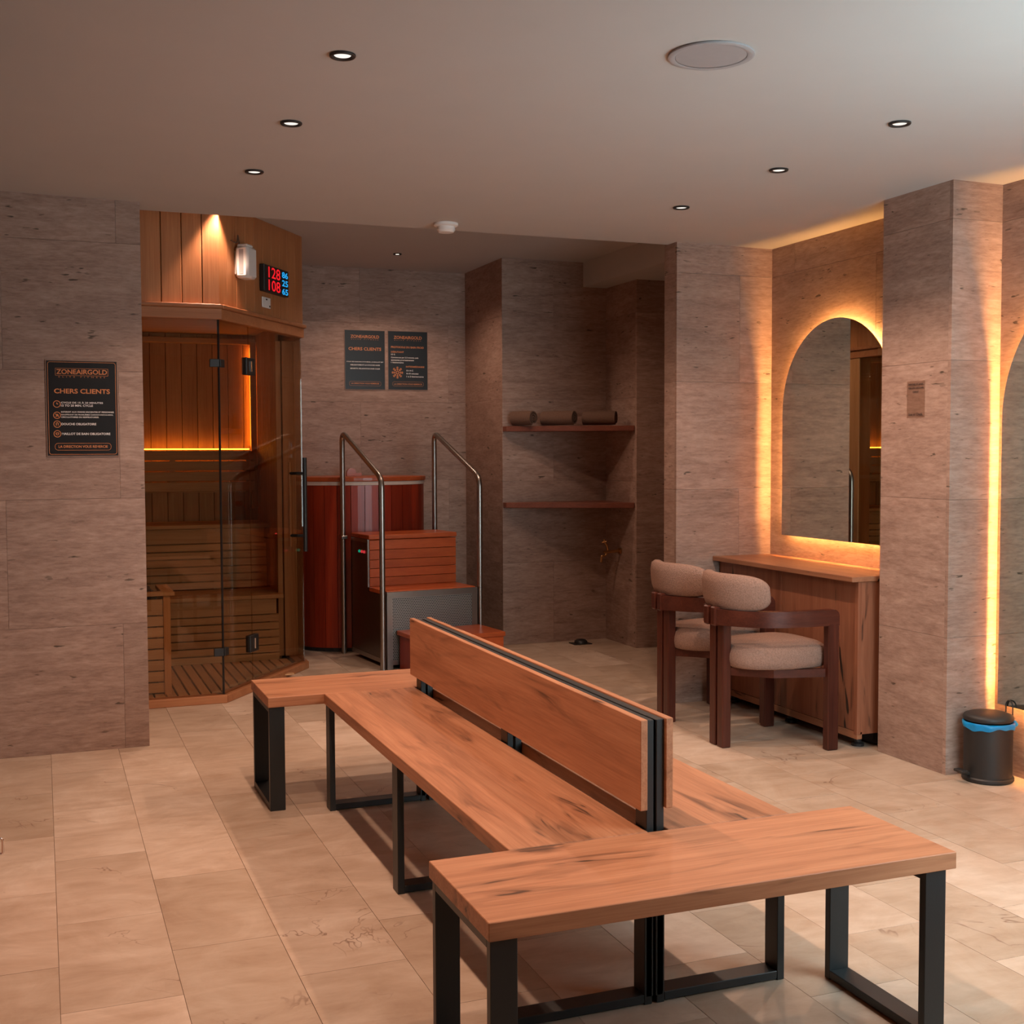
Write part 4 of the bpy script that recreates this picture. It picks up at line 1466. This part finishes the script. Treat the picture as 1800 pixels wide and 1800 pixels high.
# ================================================================== CEILING FITTINGS
def downlight(x, y, z, label, group, r=0.039, watts=DOWN_W, lens='lamp', spread=128, col=DOWN_COL):
    d = thing('downlight', label, 'light', (x, y, z), group)
    obj('rim', lathe([(r * 0.66, 0.0), (r, 0.0), (r, -0.004), (r * 0.94, -0.007), (r * 0.80, -0.007), (r * 0.64, -0.001)], (x, y, z), 28), 'black', d, smooth=35)
    obj('lens', lathe([(0, -0.0005), (r * 0.66, -0.0005), (r * 0.62, -0.002), (0, -0.0025)], (x, y, z), 24), lens, d, smooth=35)
    ld = bpy.data.lights.new('downlight_beam', 'SPOT')
    ld.energy = watts
    ld.color = col
    ld.spot_size = math.radians(spread)
    ld.spot_blend = 0.6
    ld.shadow_soft_size = 0.025
    lo = bpy.data.objects.new('downlight_beam', ld)
    C.objects.link(lo)
    lo.parent = d
    lo.location = (0, 0, -0.03)
    return d


G1, G2 = 'downlights on the sauna side', 'downlights on the vanity side'
for y, lab in ((5.162, 'ceiling downlight in the left row, nearest the sauna'), (4.365, 'ceiling downlight in the left row, second from the sauna'),
               (3.577, 'ceiling downlight in the left row, third from the sauna')):
    downlight(0.857, y, zc(0.857) - 0.001, lab, G1)
for y, lab in ((5.10, 'ceiling downlight in the right row, nearest the shelf niche'), (4.29, 'ceiling downlight in the right row, middle of three in view'),
               (3.54, 'ceiling downlight in the right row, nearest the top right corner')):
    downlight(2.84, y, zc(2.84) - 0.001, lab, G2)
for x, rn in ((0.857, 'left'),):
    for y, on in ((2.75, 'fourth'), (1.98, 'fifth')):
        downlight(x, y, zc(x) - 0.001, 'ceiling downlight above the viewer, %s in the %s row' % (on, rn), 'downlights nearer the viewer', watts=DOWN_W if rn == 'left' else DOWN_W * 0.5)
downlight(2.36, 8.28, ZU - 0.001, 'small lit downlight in the higher ceiling above the tub', 'downlights in the higher ceiling', r=0.03, watts=26, lens='lamp_hot', spread=140)
for x_, lb_ in ((2.36, 'added unseen downlight in the higher ceiling in front of the steps'), (3.1, 'added unseen downlight in the higher ceiling in front of the niche')):  # unseen fill lamps, added to brighten the back wall and niche
    downlight(x_, 7.0, (ZU if x_ < 3.75 else 2.61) - 0.001, lb_, 'downlights in the higher ceiling', r=0.03, watts=25 if x_ < 3 else 15, lens='lamp_hot', spread=140)
downlight(0.955, 6.865, ZU - 0.001, 'downlight in the higher ceiling washing the sauna cladding', 'downlights in the higher ceiling', r=0.03, watts=42, lens='lamp_hot', spread=84)

sd = thing('smoke_detector', 'round white smoke detector at the far ceiling edge', 'detector', (1.945, 5.925, zc(1.945)))
zq = zc(1.945)
obj('base', lathe([(0, 0.0), (0.062, 0.0), (0.062, -0.012), (0.052, -0.018), (0, -0.018)], (1.945, 5.925, zq), 32), 'white', sd, smooth=40)
obj('chamber', lathe([(0, -0.0182), (0.045, -0.0182), (0.047, -0.034), (0.038, -0.046), (0, -0.049)], (1.945, 5.925, zq), 32), 'white', sd, smooth=40)
sx_, sy_ = 1.86, 3.165
sk = thing('ceiling_speaker', 'round grey speaker grille flush in the near ceiling', 'speaker', (sx_, sy_, zc(sx_)))
obj('ring', lathe([(0.105, -0.001), (0.126, -0.001), (0.126, -0.006), (0.118, -0.009), (0.105, -0.006)], (sx_, sy_, zc(sx_)), 40), 'grey', sk, smooth=40)
obj('grille', lathe([(0, -0.002), (0.105, -0.002), (0.104, -0.005), (0, -0.006)], (sx_, sy_, zc(sx_)), 40), 'grey', sk, smooth=40)

# ================================================================== LOCKERS (their edge shows at the left border)
lk = thing('locker_unit', 'tall wooden locker unit at the extreme left edge', 'locker', (-0.38, 3.7, 0))
obj('carcass', Box(-0.70, -0.178, 3.12, 4.268, 0.0, 2.05), 'locker', lk)
for i in range(2):
    for j in range(2):
        d = obj('door', Box(-0.176, -0.158, 4.268 - 0.57 * (i + 1) + 0.004, 4.268 - 0.57 * i, 0.06 + 0.99 * j, 1.04 + 0.99 * j, bev=0.001), 'locker', lk)
        for z in (0.10, 0.88) if j == 0 else (1.12, 1.64):
            y0 = 4.268 - 0.57 * i - 0.035
            obj('handle', tube(bend([(-0.158, y0, z), (-0.140, y0, z), (-0.140, y0, z + 0.05), (-0.158, y0, z + 0.05)], 0.006, 3), 0.004, 8), 'chrome', d, smooth=40)
